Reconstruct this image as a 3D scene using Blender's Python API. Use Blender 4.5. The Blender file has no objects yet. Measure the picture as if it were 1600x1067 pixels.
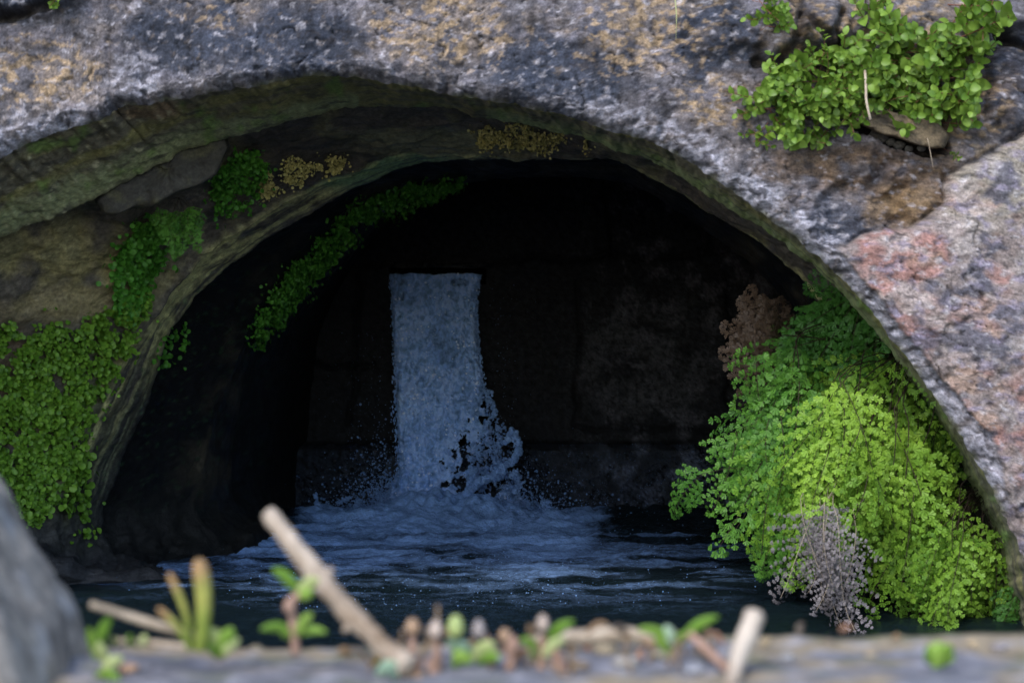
import bpy, math, random
import numpy as np
from mathutils import Vector, Matrix
from mathutils.bvhtree import BVHTree

R = math.radians
rng = np.random.default_rng(7)
random.seed(7)
scene = bpy.context.scene
COL = scene.collection

# ------------------------------------------------------------------ camera
F = 70 / 36 * 1600
CZ = 1.3
PITCH = math.atan(33.5 / F)
cam_d = bpy.data.cameras.new('camera')
cam = bpy.data.objects.new('camera', cam_d)
COL.objects.link(cam)
cam.location = (0, 0, CZ)
cam.rotation_euler = (math.pi / 2 - PITCH, 0, 0)
cam_d.lens = 70
cam_d.sensor_width = 36
cam_d.clip_start = 0.05
cam_d.clip_end = 2000
cam_d.dof.use_dof = True
cam_d.dof.focus_distance = 5.7
cam_d.dof.aperture_fstop = 6.3
cam_d.dof.aperture_blades = 0
scene.camera = cam


def P(px, py, y):
    """world point at depth y seen at photo pixel (px, py) of 1600 x 1067; arrays welcome"""
    px = np.asarray(px, float); py = np.asarray(py, float); y = np.asarray(y, float)
    cx = (px - 800) / F; cy = (533.5 - py) / F
    c, s = math.cos(PITCH), math.sin(PITCH)
    dy = c + cy * s
    dz = cy * c - s
    return np.stack(np.broadcast_arrays(cx / dy * y, y, CZ + dz / dy * y), -1)


MM = lambda y: y / F            # metres per photo pixel at depth y
WZ = float(P(700, 803, 7.3)[2])  # water level

# ------------------------------------------------------------------ noise
_perm = np.random.default_rng(3).permutation(4096).astype(np.int64)


def _h(*c):
    v = np.zeros_like(c[0])
    for k in c:
        v = _perm[(v + k) & 4095]
    return v


def perlin(p, seed=0):
    p = np.asarray(p, float)
    d = p.shape[-1]
    i = np.floor(p).astype(np.int64); f = p - i
    u = f * f * f * (f * (f * 6 - 15) + 10)
    out = 0
    for k in range(2 ** d):
        bits = [(k >> a) & 1 for a in range(d)]
        h = _h(*[i[..., a] + bits[a] for a in range(d)], np.full(i.shape[:-1], seed, np.int64))
        if d == 2:
            ang = h * (2 * math.pi / 4096)
            g = np.cos(ang) * (f[..., 0] - bits[0]) + np.sin(ang) * (f[..., 1] - bits[1])
        else:
            z = ((h * 61) & 4095) / 2048 - 1
            ang = h * (2 * math.pi / 4096); q = np.sqrt(1 - z * z)
            g = q * np.cos(ang) * (f[..., 0] - bits[0]) + q * np.sin(ang) * (f[..., 1] - bits[1]) + z * (f[..., 2] - bits[2])
        w = 1
        for a in range(d):
            w = w * (u[..., a] if bits[a] else 1 - u[..., a])
        out = out + g * w
    return out * 1.5


def fbm(p, octv=4, seed=0, gain=.5):
    a, s, t = 1, 0, 0
    p = np.asarray(p, float)
    for o in range(octv):
        s = s + a * perlin(p, seed + o * 17)
        t += a; a *= gain; p = p * 2.03
    return s / t


def ridged(p, octv=4, seed=0):
    a, s, t = 1, 0, 0
    p = np.asarray(p, float)
    for o in range(octv):
        s = s + a * (1 - 2 * np.abs(perlin(p, seed + o * 13)))
        t += a; a *= .5; p = p * 2.1
    return s / t


def n2(x, y, s, seed, octv=3, sy=None):
    return fbm(np.stack([x / s, y / (sy or s)], -1), octv, seed)


def ss(a, b, x):
    t = np.clip((x - a) / (b - a), 0, 1)
    return t * t * (3 - 2 * t)


def blob(X, Y, cx, cy, rx, ry, n=0, soft=.35):
    d = np.hypot((X - cx) / rx, (Y - cy) / ry) + n
    return 1 - ss(1 - soft, 1 + soft, d)


def mixc(c, col, m):
    return c + (np.array(col) - c) * np.asarray(m)[..., None]


def seg_dist(X, Y, pts):
    best = np.full(X.shape, 1e9)
    for (ax, ay), (bx, by) in zip(pts[:-1], pts[1:]):
        vx, vy = bx - ax, by - ay
        t = np.clip(((X - ax) * vx + (Y - ay) * vy) / (vx * vx + vy * vy + 1e-9), 0, 1)
        best = np.minimum(best, np.hypot(X - ax - t * vx, Y - ay - t * vy))
    return best


def in_poly(X, Y, pts):
    X = np.asarray(X, float); Y = np.asarray(Y, float)
    r = np.zeros(X.shape, bool)
    for (ax, ay), (bx, by) in zip(pts, pts[1:] + pts[:1]):
        c = ((ay > Y) != (by > Y)) & (X < (bx - ax) * (Y - ay) / ((by - ay) or 1e-9) + ax)
        r ^= c
    return r


def sample_poly(pts, n):
    a = np.array(pts, float); lo, hi = a.min(0), a.max(0)
    out = []
    while len(out) < n:
        q = lo + (hi - lo) * rng.random((n * 3, 2))
        out += list(q[in_poly(q[:, 0], q[:, 1], pts)])
    return np.array(out[:n])


def resample(pts, u):
    """Catmull-like smooth resample of a polyline at normalised arc length u"""
    p = np.array(pts, float)
    d = np.r_[0, np.cumsum(np.hypot(*np.diff(p, axis=0).T))]; d /= d[-1]
    # monotone cubic hermite per coordinate
    out = []
    for k in range(p.shape[1]):
        v = p[:, k]; h = np.diff(d); m = np.diff(v) / h
        t = np.r_[m[0], (m[:-1] * h[1:] + m[1:] * h[:-1]) / (h[1:] + h[:-1]), m[-1]]
        i = np.clip(np.searchsorted(d, u, 'right') - 1, 0, len(d) - 2)
        s = (u - d[i]) / h[i]
        out.append((2 * s**3 - 3 * s**2 + 1) * v[i] + (s**3 - 2 * s**2 + s) * h[i] * t[i]
                   + (-2 * s**3 + 3 * s**2) * v[i + 1] + (s**3 - s**2) * h[i] * t[i + 1])
    return np.stack(out, -1)


# ------------------------------------------------------------------ mesh helpers
def build(name, V, Fc, mat=None, parent=None, col=None, attrs=None, smooth=True):
    V = np.asarray(V, np.float32).reshape(-1, 3)
    Fc = np.asarray(Fc, np.int32)
    me = bpy.data.meshes.new(name)
    me.vertices.add(len(V)); me.vertices.foreach_set('co', V.ravel())
    m, k = Fc.shape
    me.loops.add(m * k); me.loops.foreach_set('vertex_index', Fc.ravel())
    me.polygons.add(m); me.polygons.foreach_set('loop_start', np.arange(m, dtype=np.int32) * k)
    me.polygons.foreach_set('use_smooth', np.full(m, smooth))
    me.update(calc_edges=True)
    if col is not None:
        c = np.ones((len(V), 4), np.float32); c[:, :3] = np.clip(np.asarray(col).reshape(-1, 3), 0, 1)
        a = me.color_attributes.new('Col', 'FLOAT_COLOR', 'POINT'); a.data.foreach_set('color', c.ravel())
    for n_, v in (attrs or {}).items():
        a = me.attributes.new(n_, 'FLOAT', 'POINT'); a.data.foreach_set('value', np.asarray(v, np.float32).ravel())
    if mat is not None:
        me.materials.append(mat)
    o = bpy.data.objects.new(name, me)
    COL.objects.link(o)
    if parent is not None:
        o.parent = parent
    return o


def grid_faces(nr, nc, closed=False):
    a = np.arange(nr * nc).reshape(nr, nc)
    if closed:
        a = np.concatenate([a, a[:, :1]], 1)
    return np.stack([a[:-1, :-1], a[:-1, 1:], a[1:, 1:], a[1:, :-1]], -1).reshape(-1, 4)


def grid_normals(V):
    du = np.gradient(V, axis=1); dv = np.gradient(V, axis=0)
    n = np.cross(du, dv)
    return n / (np.linalg.norm(n, axis=-1, keepdims=True) + 1e-12)


def bvh_grid(V, st=2):
    G = V[::st, ::st]
    return BVHTree.FromPolygons([Vector(v) for v in G.reshape(-1, 3).tolist()], grid_faces(*G.shape[:2]).tolist())


def cast(bvh, px, py):
    o = Vector((0, 0, CZ)); d = (Vector(P(px, py, 1.0).tolist()) - o).normalized()
    loc, nor, _, _ = bvh.ray_cast(o, d)
    if loc is None:
        return None, None
    if nor.dot(d) > 0:
        nor = -nor
    return np.array(loc), np.array(nor)


def unit(v):
    v = np.asarray(v, float)
    return v / (np.linalg.norm(v, axis=-1, keepdims=True) + 1e-12)


def scatter(T, TF, pos, ax, nor, sc):
    """copies of template T (local x = axis, z = normal) merged; returns V, F"""
    x = unit(ax); z = unit(nor - (nor * x).sum(-1, keepdims=True) * x); y = np.cross(z, x)
    M = np.stack([x, y, z], -1)
    sc = np.asarray(sc, float)
    if sc.ndim == 1:
        sc = np.repeat(sc[:, None], 3, 1)
    V = np.einsum('nij,nkj->nki', M, T[None] * sc[:, None, :]) + pos[:, None, :]
    Fo = TF[None] + (np.arange(len(pos)) * len(T))[:, None, None]
    return V.reshape(-1, 3), Fo.reshape(-1, TF.shape[1])


def tube(path, rad, sides=6, noise=0, seed=0, caps=True):
    p = np.asarray(path, float); n = len(p)
    rad = np.broadcast_to(np.asarray(rad, float), (n,)) if np.ndim(rad) == 0 or len(np.atleast_1d(rad)) == n else np.interp(np.linspace(0, 1, n), np.linspace(0, 1, len(rad)), rad)
    t = unit(np.gradient(p, axis=0))
    ref = np.array([.31, .95, .1]) if abs(t[0] @ np.array([.31, .95, .1])) < .9 else np.array([1., 0, 0])
    a = unit(np.cross(t, ref)); b = np.cross(t, a)
    th = np.arange(sides) * 2 * math.pi / sides
    V = p[:, None] + rad[:, None, None] * (np.cos(th)[None, :, None] * a[:, None] + np.sin(th)[None, :, None] * b[:, None])
    if noise:
        nn = fbm(V / noise[0], 3, seed)
        V = V + (V - p[:, None]) * (nn * noise[1])[..., None]
    Fc = grid_faces(n, sides, True)
    V = V.reshape(-1, 3)
    if caps:
        k = len(V)
        V = np.concatenate([V, [p[0] - t[0] * rad[0] * .3, p[-1] + t[-1] * rad[-1] * .3]])
        i = np.arange(sides); j = (i + 1) % sides
        c0 = np.stack([np.full(sides, k), j, i, i], -1); c1 = np.stack([np.full(sides, k + 1), i + (n - 1) * sides, j + (n - 1) * sides, j + (n - 1) * sides], -1)
        # degenerate quads -> make them triangles through tiny fans
        return V, np.concatenate([Fc, c0[:, [0, 1, 2, 2]], c1[:, [0, 1, 2, 2]]])
    return V, Fc


def to_tri(Fc):
    t = np.concatenate([Fc[:, [0, 1, 2]], Fc[:, [0, 2, 3]]])
    return t[(t[:, 0] != t[:, 1]) & (t[:, 1] != t[:, 2]) & (t[:, 0] != t[:, 2])]


def join(parts):
    """list of (V, F) with triangles -> one"""
    Vs, Fs, k = [], [], 0
    for V, Fc in parts:
        Fc = to_tri(Fc) if Fc.shape[1] == 4 else Fc
        Vs.append(V); Fs.append(Fc + k); k += len(V)
    return np.concatenate(Vs), np.concatenate(Fs)


def uvsphere(nu=10, nv=7):
    th = np.linspace(0, math.pi, nv); ph = np.arange(nu) * 2 * math.pi / nu
    V = np.stack([np.sin(th)[:, None] * np.cos(ph), np.sin(th)[:, None] * np.sin(ph), np.repeat(np.cos(th)[:, None], nu, 1)], -1)
    return V.reshape(-1, 3), to_tri(grid_faces(nv, nu, True))


def thing(name, label, cat, loc=(0, 0, 0), group=None):
    o = bpy.data.objects.new(name, None)
    o.empty_display_size = .05
    COL.objects.link(o)
    o.location = tuple(float(v) for v in loc)
    return tag(o, label, cat, group)


def tag(o, label, cat, group=None):
    o['label'] = label; o['category'] = cat
    if group:
        o['group'] = group
    return o


def place(o, loc):
    """mesh built in world coordinates: move its origin to loc"""
    l = Vector([float(v) for v in loc])
    o.data.transform(Matrix.Translation(-l)); o.location = l
    return o


# ------------------------------------------------------------------ materials
def mat_new(name):
    m = bpy.data.materials.new(name); m.use_nodes = True
    nt = m.node_tree; b = nt.nodes['Principled BSDF']
    return m, nt, b


def add(nt, typ, **kw):
    n = nt.nodes.new(typ)
    for k, v in kw.items():
        if k.startswith('i_'):
            n.inputs[k[2:]].default_value = v
        else:
            setattr(n, k, v)
    return n


def m_rock(name, rough=.85, spec=.3, bumps=((60, .5, .004), (260, .5, .0012)), vary=.35, vscale=220, wet=0):
    m, nt, b = mat_new(name); L = nt.links.new
    at = add(nt, 'ShaderNodeVertexColor', layer_name='Col')
    tc = add(nt, 'ShaderNodeTexCoord')
    no = add(nt, 'ShaderNodeTexNoise', i_Scale=vscale, i_Detail=5.0, i_Roughness=.65)
    L(tc.outputs['Object'], no.inputs['Vector'])
    mr = add(nt, 'ShaderNodeMapRange'); mr.inputs['From Min'].default_value = .3; mr.inputs['From Max'].default_value = .7
    mr.inputs['To Min'].default_value = 1 - vary; mr.inputs['To Max'].default_value = 1 + vary
    L(no.outputs['Fac'], mr.inputs['Value'])
    vm = add(nt, 'ShaderNodeVectorMath', operation='SCALE')
    L(at.outputs['Color'], vm.inputs[0]); L(mr.outputs['Result'], vm.inputs['Scale'])
    L(vm.outputs['Vector'], b.inputs['Base Color'])
    b.inputs['Roughness'].default_value = rough
    b.inputs['Specular IOR Level'].default_value = spec
    prev = None
    for sc, st, dist in bumps:
        n = add(nt, 'ShaderNodeTexNoise', i_Scale=sc, i_Detail=6.0, i_Roughness=.6)
        L(tc.outputs['Object'], n.inputs['Vector'])
        bp = add(nt, 'ShaderNodeBump', i_Strength=st, i_Distance=dist)
        L(n.outputs['Fac'], bp.inputs['Height'])
        if prev:
            L(prev.outputs['Normal'], bp.inputs['Normal'])
        prev = bp
    L(prev.outputs['Normal'], b.inputs['Normal'])
    if wet:
        n = add(nt, 'ShaderNodeTexNoise', i_Scale=9.0, i_Detail=3.0)
        L(tc.outputs['Object'], n.inputs['Vector'])
        r2 = add(nt, 'ShaderNodeMapRange'); r2.inputs['From Min'].default_value = .35; r2.inputs['From Max'].default_value = .65
        r2.inputs['To Min'].default_value = wet; r2.inputs['To Max'].default_value = rough
        L(n.outputs['Fac'], r2.inputs['Value']); L(r2.outputs['Result'], b.inputs['Roughness'])
    return m


def m_leaf(name, ca, cb, trans=.35, rough=.5, spec=.25, tcol=None):
    """leaf tissue; colour wanders between ca and cb from leaf to leaf (attribute var)"""
    m, nt, b = mat_new(name); L = nt.links.new
    at = add(nt, 'ShaderNodeAttribute', attribute_name='var')
    mx = add(nt, 'ShaderNodeMix', data_type='RGBA')
    mx.inputs['A'].default_value = (*ca, 1); mx.inputs['B'].default_value = (*cb, 1)
    L(at.outputs['Fac'], mx.inputs['Factor'])
    tc = add(nt, 'ShaderNodeTexCoord')
    no = add(nt, 'ShaderNodeTexNoise', i_Scale=90.0, i_Detail=3.0)
    L(tc.outputs['Object'], no.inputs['Vector'])
    mr = add(nt, 'ShaderNodeMapRange'); mr.inputs['To Min'].default_value = .7; mr.inputs['To Max'].default_value = 1.3
    L(no.outputs['Fac'], mr.inputs['Value'])
    vm = add(nt, 'ShaderNodeVectorMath', operation='SCALE')
    L(mx.outputs['Result'], vm.inputs[0]); L(mr.outputs['Result'], vm.inputs['Scale'])
    L(vm.outputs['Vector'], b.inputs['Base Color'])
    b.inputs['Roughness'].default_value = rough; b.inputs['Specular IOR Level'].default_value = spec
    if trans:
        t = add(nt, 'ShaderNodeBsdfTranslucent')
        L(vm.outputs['Vector'], t.inputs['Color'])
        s = add(nt, 'ShaderNodeMixShader'); s.inputs[0].default_value = trans
        L(b.outputs[0], s.inputs[1]); L(t.outputs[0], s.inputs[2])
        L(s.outputs[0], nt.nodes['Material Output'].inputs['Surface'])
    return m


def m_plain(name, c1, c2, scale=60, rough=.7, spec=.3, bump=.002, stretch=None):
    m, nt, b = mat_new(name); L = nt.links.new
    tc = add(nt, 'ShaderNodeTexCoord')
    mp = add(nt, 'ShaderNodeMapping')
    if stretch:
        mp.inputs['Scale'].default_value = stretch
    L(tc.outputs['Object'], mp.inputs['Vector'])
    no = add(nt, 'ShaderNodeTexNoise', i_Scale=scale, i_Detail=5.0, i_Roughness=.65)
    L(mp.outputs['Vector'], no.inputs['Vector'])
    cr = add(nt, 'ShaderNodeValToRGB')
    cr.color_ramp.elements[0].position = .35; cr.color_ramp.elements[1].position = .65
    cr.color_ramp.elements[0].color = (*c1, 1); cr.color_ramp.elements[1].color = (*c2, 1)
    L(no.outputs['Fac'], cr.inputs['Fac']); L(cr.outputs['Color'], b.inputs['Base Color'])
    bp = add(nt, 'ShaderNodeBump', i_Strength=.6, i_Distance=bump)
    L(no.outputs['Fac'], bp.inputs['Height']); L(bp.outputs['Normal'], b.inputs['Normal'])
    b.inputs['Roughness'].default_value = rough; b.inputs['Specular IOR Level'].default_value = spec
    return m


def m_foam(name):
    """aerated water: white bubbles where 'foam' is 1, clear dark water where it is 0"""
    m, nt, b = mat_new(name); L = nt.links.new
    at = add(nt, 'ShaderNodeAttribute', attribute_name='foam')
    tc = add(nt, 'ShaderNodeTexCoord')
    no = add(nt, 'ShaderNodeTexNoise', i_Scale=70.0, i_Detail=6.0, i_Roughness=.7)
    L(tc.outputs['Object'], no.inputs['Vector'])
    ad = add(nt, 'ShaderNodeMath', operation='MULTIPLY_ADD'); ad.inputs[1].default_value = .9; ad.inputs[2].default_value = -.45
    L(no.outputs['Fac'], ad.inputs[0])
    su = add(nt, 'ShaderNodeMath', operation='ADD', use_clamp=True)
    L(at.outputs['Fac'], su.inputs[0]); L(ad.outputs[0], su.inputs[1])
    mu = add(nt, 'ShaderNodeMath', operation='MULTIPLY', use_clamp=True)
    m2 = add(nt, 'ShaderNodeMath', operation='MULTIPLY', use_clamp=True); m2.inputs[1].default_value = 4
    L(at.outputs['Fac'], m2.inputs[0]); L(su.outputs[0], mu.inputs[0]); L(m2.outputs[0], mu.inputs[1])
    mx = add(nt, 'ShaderNodeMix', data_type='RGBA')
    mx.inputs['A'].default_value = (.006, .012, .016, 1); mx.inputs['B'].default_value = (.33, .55, 1.0, 1)
    L(mu.outputs[0], mx.inputs['Factor'])
    wm = add(nt, 'ShaderNodeMapRange'); wm.inputs['From Min'].default_value = .84; wm.inputs['From Max'].default_value = 1.0  # white end of the range painted in for glints
    L(at.outputs['Fac'], wm.inputs['Value'])
    m3 = add(nt, 'ShaderNodeMix', data_type='RGBA'); m3.inputs['B'].default_value = (.86, .93, 1.0, 1)
    L(wm.outputs['Result'], m3.inputs['Factor']); L(mx.outputs['Result'], m3.inputs['A'])
    L(m3.outputs['Result'], b.inputs['Base Color'])
    n3 = add(nt, 'ShaderNodeTexNoise', i_Scale=160.0, i_Detail=4.0)
    L(tc.outputs['Object'], n3.inputs['Vector'])
    bp = add(nt, 'ShaderNodeBump', i_Strength=.8, i_Distance=.008)
    L(n3.outputs['Fac'], bp.inputs['Height']); L(bp.outputs['Normal'], b.inputs['Normal'])
    b.inputs['Roughness'].default_value = .10
    b.inputs['IOR'].default_value = 1.33
    b.inputs['Specular IOR Level'].default_value = .5
    return m


M_face = m_rock('lichened_stone', .88, .2, ((60, .4, .004), (230, .55, .0013)), .4, 210)
M_soffit = m_rock('algae_stone', .75, .3, ((40, .5, .006), (200, .6, .002)), .4, 120)
M_vault = m_rock('damp_vault_stone', .8, .2, ((35, .6, .008), (180, .6, .002)), .45, 110, wet=.55)
M_dark = m_rock('wet_black_stone', .4, .5, ((60, .6, .006), (170, 1.0, .014)), .5, 90, wet=.08)
M_blackwall = m_rock('black_wall_stone', .75, .15, ((60, .35, .004), (260, .6, .002)), .5, 160)
M_ledge = m_rock('ledge_stone', .8, .3, ((40, .5, .004), (200, .5, .001)), .3, 120)
M_foam = m_foam('falling_water')
M_fern_mid = m_leaf('fern_green', (.045, .14, .020), (.10, .24, .03))
M_fern_lime = m_leaf('fern_lime', (.13, .275, .024), (.25, .40, .045))  # young yellow-green fronds, lightened in colour in place of sunlight
M_fern_soft = m_leaf('fern_yellow_green', (.095, .215, .02), (.19, .335, .036))
M_fern_dark = m_leaf('fern_deep_green', (.035, .12, .018), (.065, .18, .03))  # deep leaf green that also carries the shade on the top fern
M_fern_brown = m_leaf('fern_withered_brown', (.045, .028, .018), (.11, .072, .048), .15)
M_fern_grey = m_leaf('fern_withered_grey', (.085, .073, .075), (.21, .185, .185), .15)
M_stem_black = m_plain('wiry_stem', (.02, .012, .008), (.04, .025, .015), 90)
M_stem_pale = m_plain('dry_stem', (.20, .15, .10), (.40, .33, .25), 60)
M_moss = m_leaf('moss_leaf', (.075, .17, .015), (.17, .32, .035), .3, .45)
M_moss_dim = m_leaf('moss_leaf_deep', (.05, .18, .02), (.10, .29, .035), .3, .45)
M_lichen = m_leaf('lichen_crust', (.34, .30, .10), (.50, .44, .18), 0, .9, .1)
M_creeper = m_leaf('creeper_leaf', (.085, .165, .018), (.18, .285, .042), .3, .42, .3)
M_creeper_stem = m_plain('creeper_stem', (.10, .035, .025), (.17, .07, .04), 80)


# ------------------------------------------------------------------ arch curves (pixels of the photo, each with its own depth)
YA, YB, YC, YC2, YD, YD2, YE = 4.40, 4.86, 5.45, 5.66, 6.05, 6.40, 7.62
A_PTS = [(-640, 1190), (-610, 950), (-520, 720), (-380, 520), (-200, 358), (0, 240), (80, 205), (160, 182), (176, 168), (230, 160), (300, 150), (430, 126), (520, 117),
         (600, 126), (700, 146), (830, 166), (950, 200), (1040, 231), (1120, 280), (1200, 338), (1280, 400), (1345, 462), (1400, 530),
         (1470, 625), (1540, 740), (1590, 850), (1615, 960), (1630, 1190)]
B_PTS = [(-560, 1190), (-500, 900), (-350, 640), (-160, 470), (0, 374), (100, 332), (190, 290), (295, 236), (402, 204), (470, 184), (520, 172),
         (624, 167), (707, 171), (742, 181), (815, 195), (884, 209), (946, 230), (1005, 247), (1070, 281), (1140, 327), (1210, 372), (1270, 418),
         (1330, 474), (1390, 548), (1452, 640), (1516, 752), (1560, 858), (1582, 965), (1592, 1190)]
C_PTS = [(285, 1190), (262, 908), (180, 892), (112, 872), (92, 830), (105, 760), (130, 690), (165, 620), (235, 500), (300, 412), (400, 338), (520, 279), (634, 243), (720, 243), (850, 240),
         (981, 246), (1010, 262), (1075, 296), (1150, 344), (1230, 400), (1300, 470), (1390, 600), (1455, 740), (1490, 900), (1500, 1190)]
C2_PTS = [(312, 1190), (295, 900), (225, 880), (172, 856), (160, 815), (178, 760), (204, 690), (232, 630), (274, 506), (372, 408), (452, 352), (540, 303), (640, 262), (720, 251),
          (850, 247), (981, 257), (1010, 276), (1075, 308), (1150, 356), (1230, 412), (1290, 484), (1370, 610), (1430, 750), (1465, 900), (1475, 1190)]
D_PTS = [(392, 1190), (372, 868), (335, 835), (308, 800), (318, 730), (350, 620), (380, 545), (402, 482), (442, 417), (512, 347), (562, 306), (640, 279), (725, 263), (800, 262),
         (900, 266), (985, 274), (1050, 310), (1130, 360), (1200, 410), (1260, 480), (1320, 610), (1370, 760), (1390, 900), (1400, 1190)]
D2_PTS = [(440, 1190), (430, 838), (395, 815), (368, 780), (362, 720), (374, 630), (392, 548), (455, 476), (532, 386), (565, 350), (640, 316), (725, 288), (850, 278), (980, 288),
          (1050, 325), (1130, 380), (1190, 430), (1240, 500), (1290, 620), (1335, 770), (1352, 900), (1360, 1190)]
E_PTS = [(486, 1190), (488, 800), (492, 690), (500, 600), (512, 520), (545, 440), (592, 375), (650, 325), (725, 292), (850, 268), (980, 268),
         (1080, 310), (1180, 380), (1270, 460), (1330, 600), (1370, 770), (1385, 900), (1390, 1190)]
CEN = np.array([620., 1000.])


def grow(pts, k):
    p = np.array(pts, float)
    d = unit(p - CEN)
    q = p + d * k
    q[0, 1] = q[-1, 1] = 1190
    return q.tolist()


# -------- front wall
NCF = 1150
uA = np.linspace(0, 1, NCF)
A = resample(A_PTS, uA)
arcl = uA * 3500
jit = 6 * fbm(np.stack([arcl / 70, arcl * 0], -1), 3, 5) + 4 * fbm(np.stack([arcl / 16, arcl * 0 + 3], -1), 3, 9)
radd = unit(A - CEN)
A = A + radd * jit[:, None]
rows = np.r_[np.arange(0, 30, 1.6), np.arange(30, 560, 2.9), np.geomspace(560, 3400, 22)]
NRF = len(rows)
FX = A[None, :, 0] + radd[None, :, 0] * rows[:, None]
FY = A[None, :, 1] + radd[None, :, 1] * rows[:, None]
FR = np.repeat(rows[:, None], NCF, 1)
wx = FX + 9 * n2(FX, FY, 40, 2); wy = FY + 9 * n2(FX, FY, 40, 4)

PINK_STONE = [(1306, 388), (1368, 358), (1425, 350), (1450, 335), (1478, 318), (1480, 272), (1530, 250), (1600, 205), (1800, 160), (2600, 150), (2600, 1300), (1640, 1300), (1560, 700)]
CAVITY = [(1325, 185), (1360, 180), (1480, 215), (1486, 240), (1445, 244), (1400, 228), (1345, 208)]
JOINTS = [[(1306, 388), (1368, 358), (1425, 350), (1450, 335), (1478, 318), (1480, 272), (1530, 250), (1600, 205), (1700, 180)],
          [(1535, 30), (1560, 62), (1610, 82)], [(1530, 85), (1570, 72)], [(1535, 190), (1545, 120), (1530, 85)],
          [(-60, 40), (0, 27), (40, 20), (78, 8), (95, -20)],
          [(1180, 95), (1215, 105), (1240, 70), (1250, 20), (1225, -20)], [(1255, 30), (1290, 62), (1310, 95)], [(1320, 20), (1300, 50), (1315, 80)],
          [(176, 168), (172, 120), (165, 60)]]
JW = [4, 7, 4, 4, 6, 7, 7, 5, 2.5]
JD = [.012, .05, .02, .015, .04, .03, .04, .03, .006]
pk = in_poly(wx, wy, PINK_STONE).astype(float)
# soften the pink boundary
pkd = seg_dist(wx, wy, PINK_STONE[:9])
dep = .028 * n2(FX, FY, 190, 11, 2) + .008 * n2(FX, FY, 62, 21, 3) + .005 * ridged(np.stack([FX / 34, FY / 30], -1), 3, 31) + .0032 * n2(FX, FY, 10, 41, 3) + .0016 * n2(FX, FY, 4.5, 43, 2)
dep += .007 * ridged(np.stack([(FX + .5 * FY) / 75, (FY - .3 * FX) / 48], -1), 3, 33)
dep += pk * .024 * ss(0, 14, pkd)
for j, w, dd in zip(JOINTS, JW, JD):
    dep -= dd * (1 - ss(w * .4, w * 1.6, seg_dist(wx, wy, j)))
# lumps of rubble stones above the ring, recess of the mortar under the plants
for cx, cy, rx, ry, h in [(1215, 45, 42, 48, .05), (1285, 40, 34, 34, .05), (1345, 110, 40, 25, .03), (1570, 20, 60, 38, .06), (1590, 140, 52, 62, .04), (1515, 175, 40, 40, .02),
                          (40, -20, 90, 40, .05), (1120, 30, 70, 50, .02), (1450, 60, 70, 50, .01)]:
    dep += h * blob(wx, wy, cx, cy, rx, ry, .25 * n2(FX, FY, 30, 51))
for cx, cy, rx, ry, h in [(1345, 330, 70, 55, .035), (1440, 300, 70, 55, .03), (1300, 240, 90, 60, .015), (1420, 130, 140, 70, .02), (1255, 95, 35, 22, .03)]:
    dep -= h * blob(wx, wy, cx, cy, rx, ry, .6 * n2(FX, FY, 34, 53, 4), .5)
cav = in_poly(wx, wy, CAVITY).astype(float)
dep -= .07 * cav
crk = np.abs(perlin(np.stack([(FX + 22 * n2(FX, FY, 50, 121, 3)) / 95, (FY + 22 * n2(FX, FY, 50, 123, 3)) / 60], -1), 125))
crack = (1 - ss(.006, .035, crk)) * ss(.0, .2, n2(FX, FY, 110, 127, 2) + .05)
crk2 = np.abs(perlin(np.stack([(FX + 10 * n2(FX, FY, 20, 131, 3)) / 38, (FY + 10 * n2(FX, FY, 20, 133, 3)) / 30], -1), 135))
crack = np.maximum(crack, .7 * (1 - ss(.01, .06, crk2)) * ss(.08, .3, n2(FX, FY, 60, 137, 2)))
dep -= .007 * crack
# ragged, rounded arris along the opening
er = np.clip(1 - FR / 24, 0, 1)
dep -= .035 * er ** 2
dep -= np.clip(.016 * (n2(FX, FY, 34, 61) - .15), 0, 1) * 3 * np.clip(1 - FR / 60, 0, 1)
FV = P(FX, FY, YA)
FV[..., 1] -= dep
n_far = n2(FX, FY, 60, 1)
# intrinsic colour of stone and lichen
c = np.zeros(FV.shape) + np.array([.105, .104, .122])
KX = FX + 10 * n2(FX, FY, 28, 65, 3) + .25 * FY; KY = FY + 10 * n2(FX, FY, 28, 67, 3) - .12 * FX   # warped, slightly tilted bedding
def k2(s_, seed, o=3):
    return n2(KX, KY, s_ * 1.35, seed, o, s_ * .85)
nA, nB, nC, nD = n2(FX, FY, 85, 71, 4), k2(34, 73, 4), k2(15, 75, 4), k2(6, 77)
c = mixc(c, (.165, .150, .155), ss(-.1, .3, nA))
c = mixc(c, (.17, .165, .20), .7 * ss(.05, .3, k2(42, 79, 4)))
c = mixc(c, (.05, .055, .075), .65 * ss(.08, .36, k2(52, 80, 4)))
slate = np.maximum.reduce([blob(FX, FY, 290, 55, 95, 65, .5 * nB), blob(FX, FY, 470, 70, 120, 60, .5 * nB), blob(FX, FY, 880, 110, 120, 60, .6 * nB),
                           blob(FX, FY, 1120, 60, 70, 60, .5 * nB), blob(FX, FY, 1590, 130, 60, 80, .4 * nB), blob(FX, FY, 40, -10, 80, 34, .3 * nB), .8 * blob(FX, FY, 1310, 350, 60, 30, .5 * nB)])
c = mixc(c, (.036, .046, .072), .92 * slate)
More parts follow.
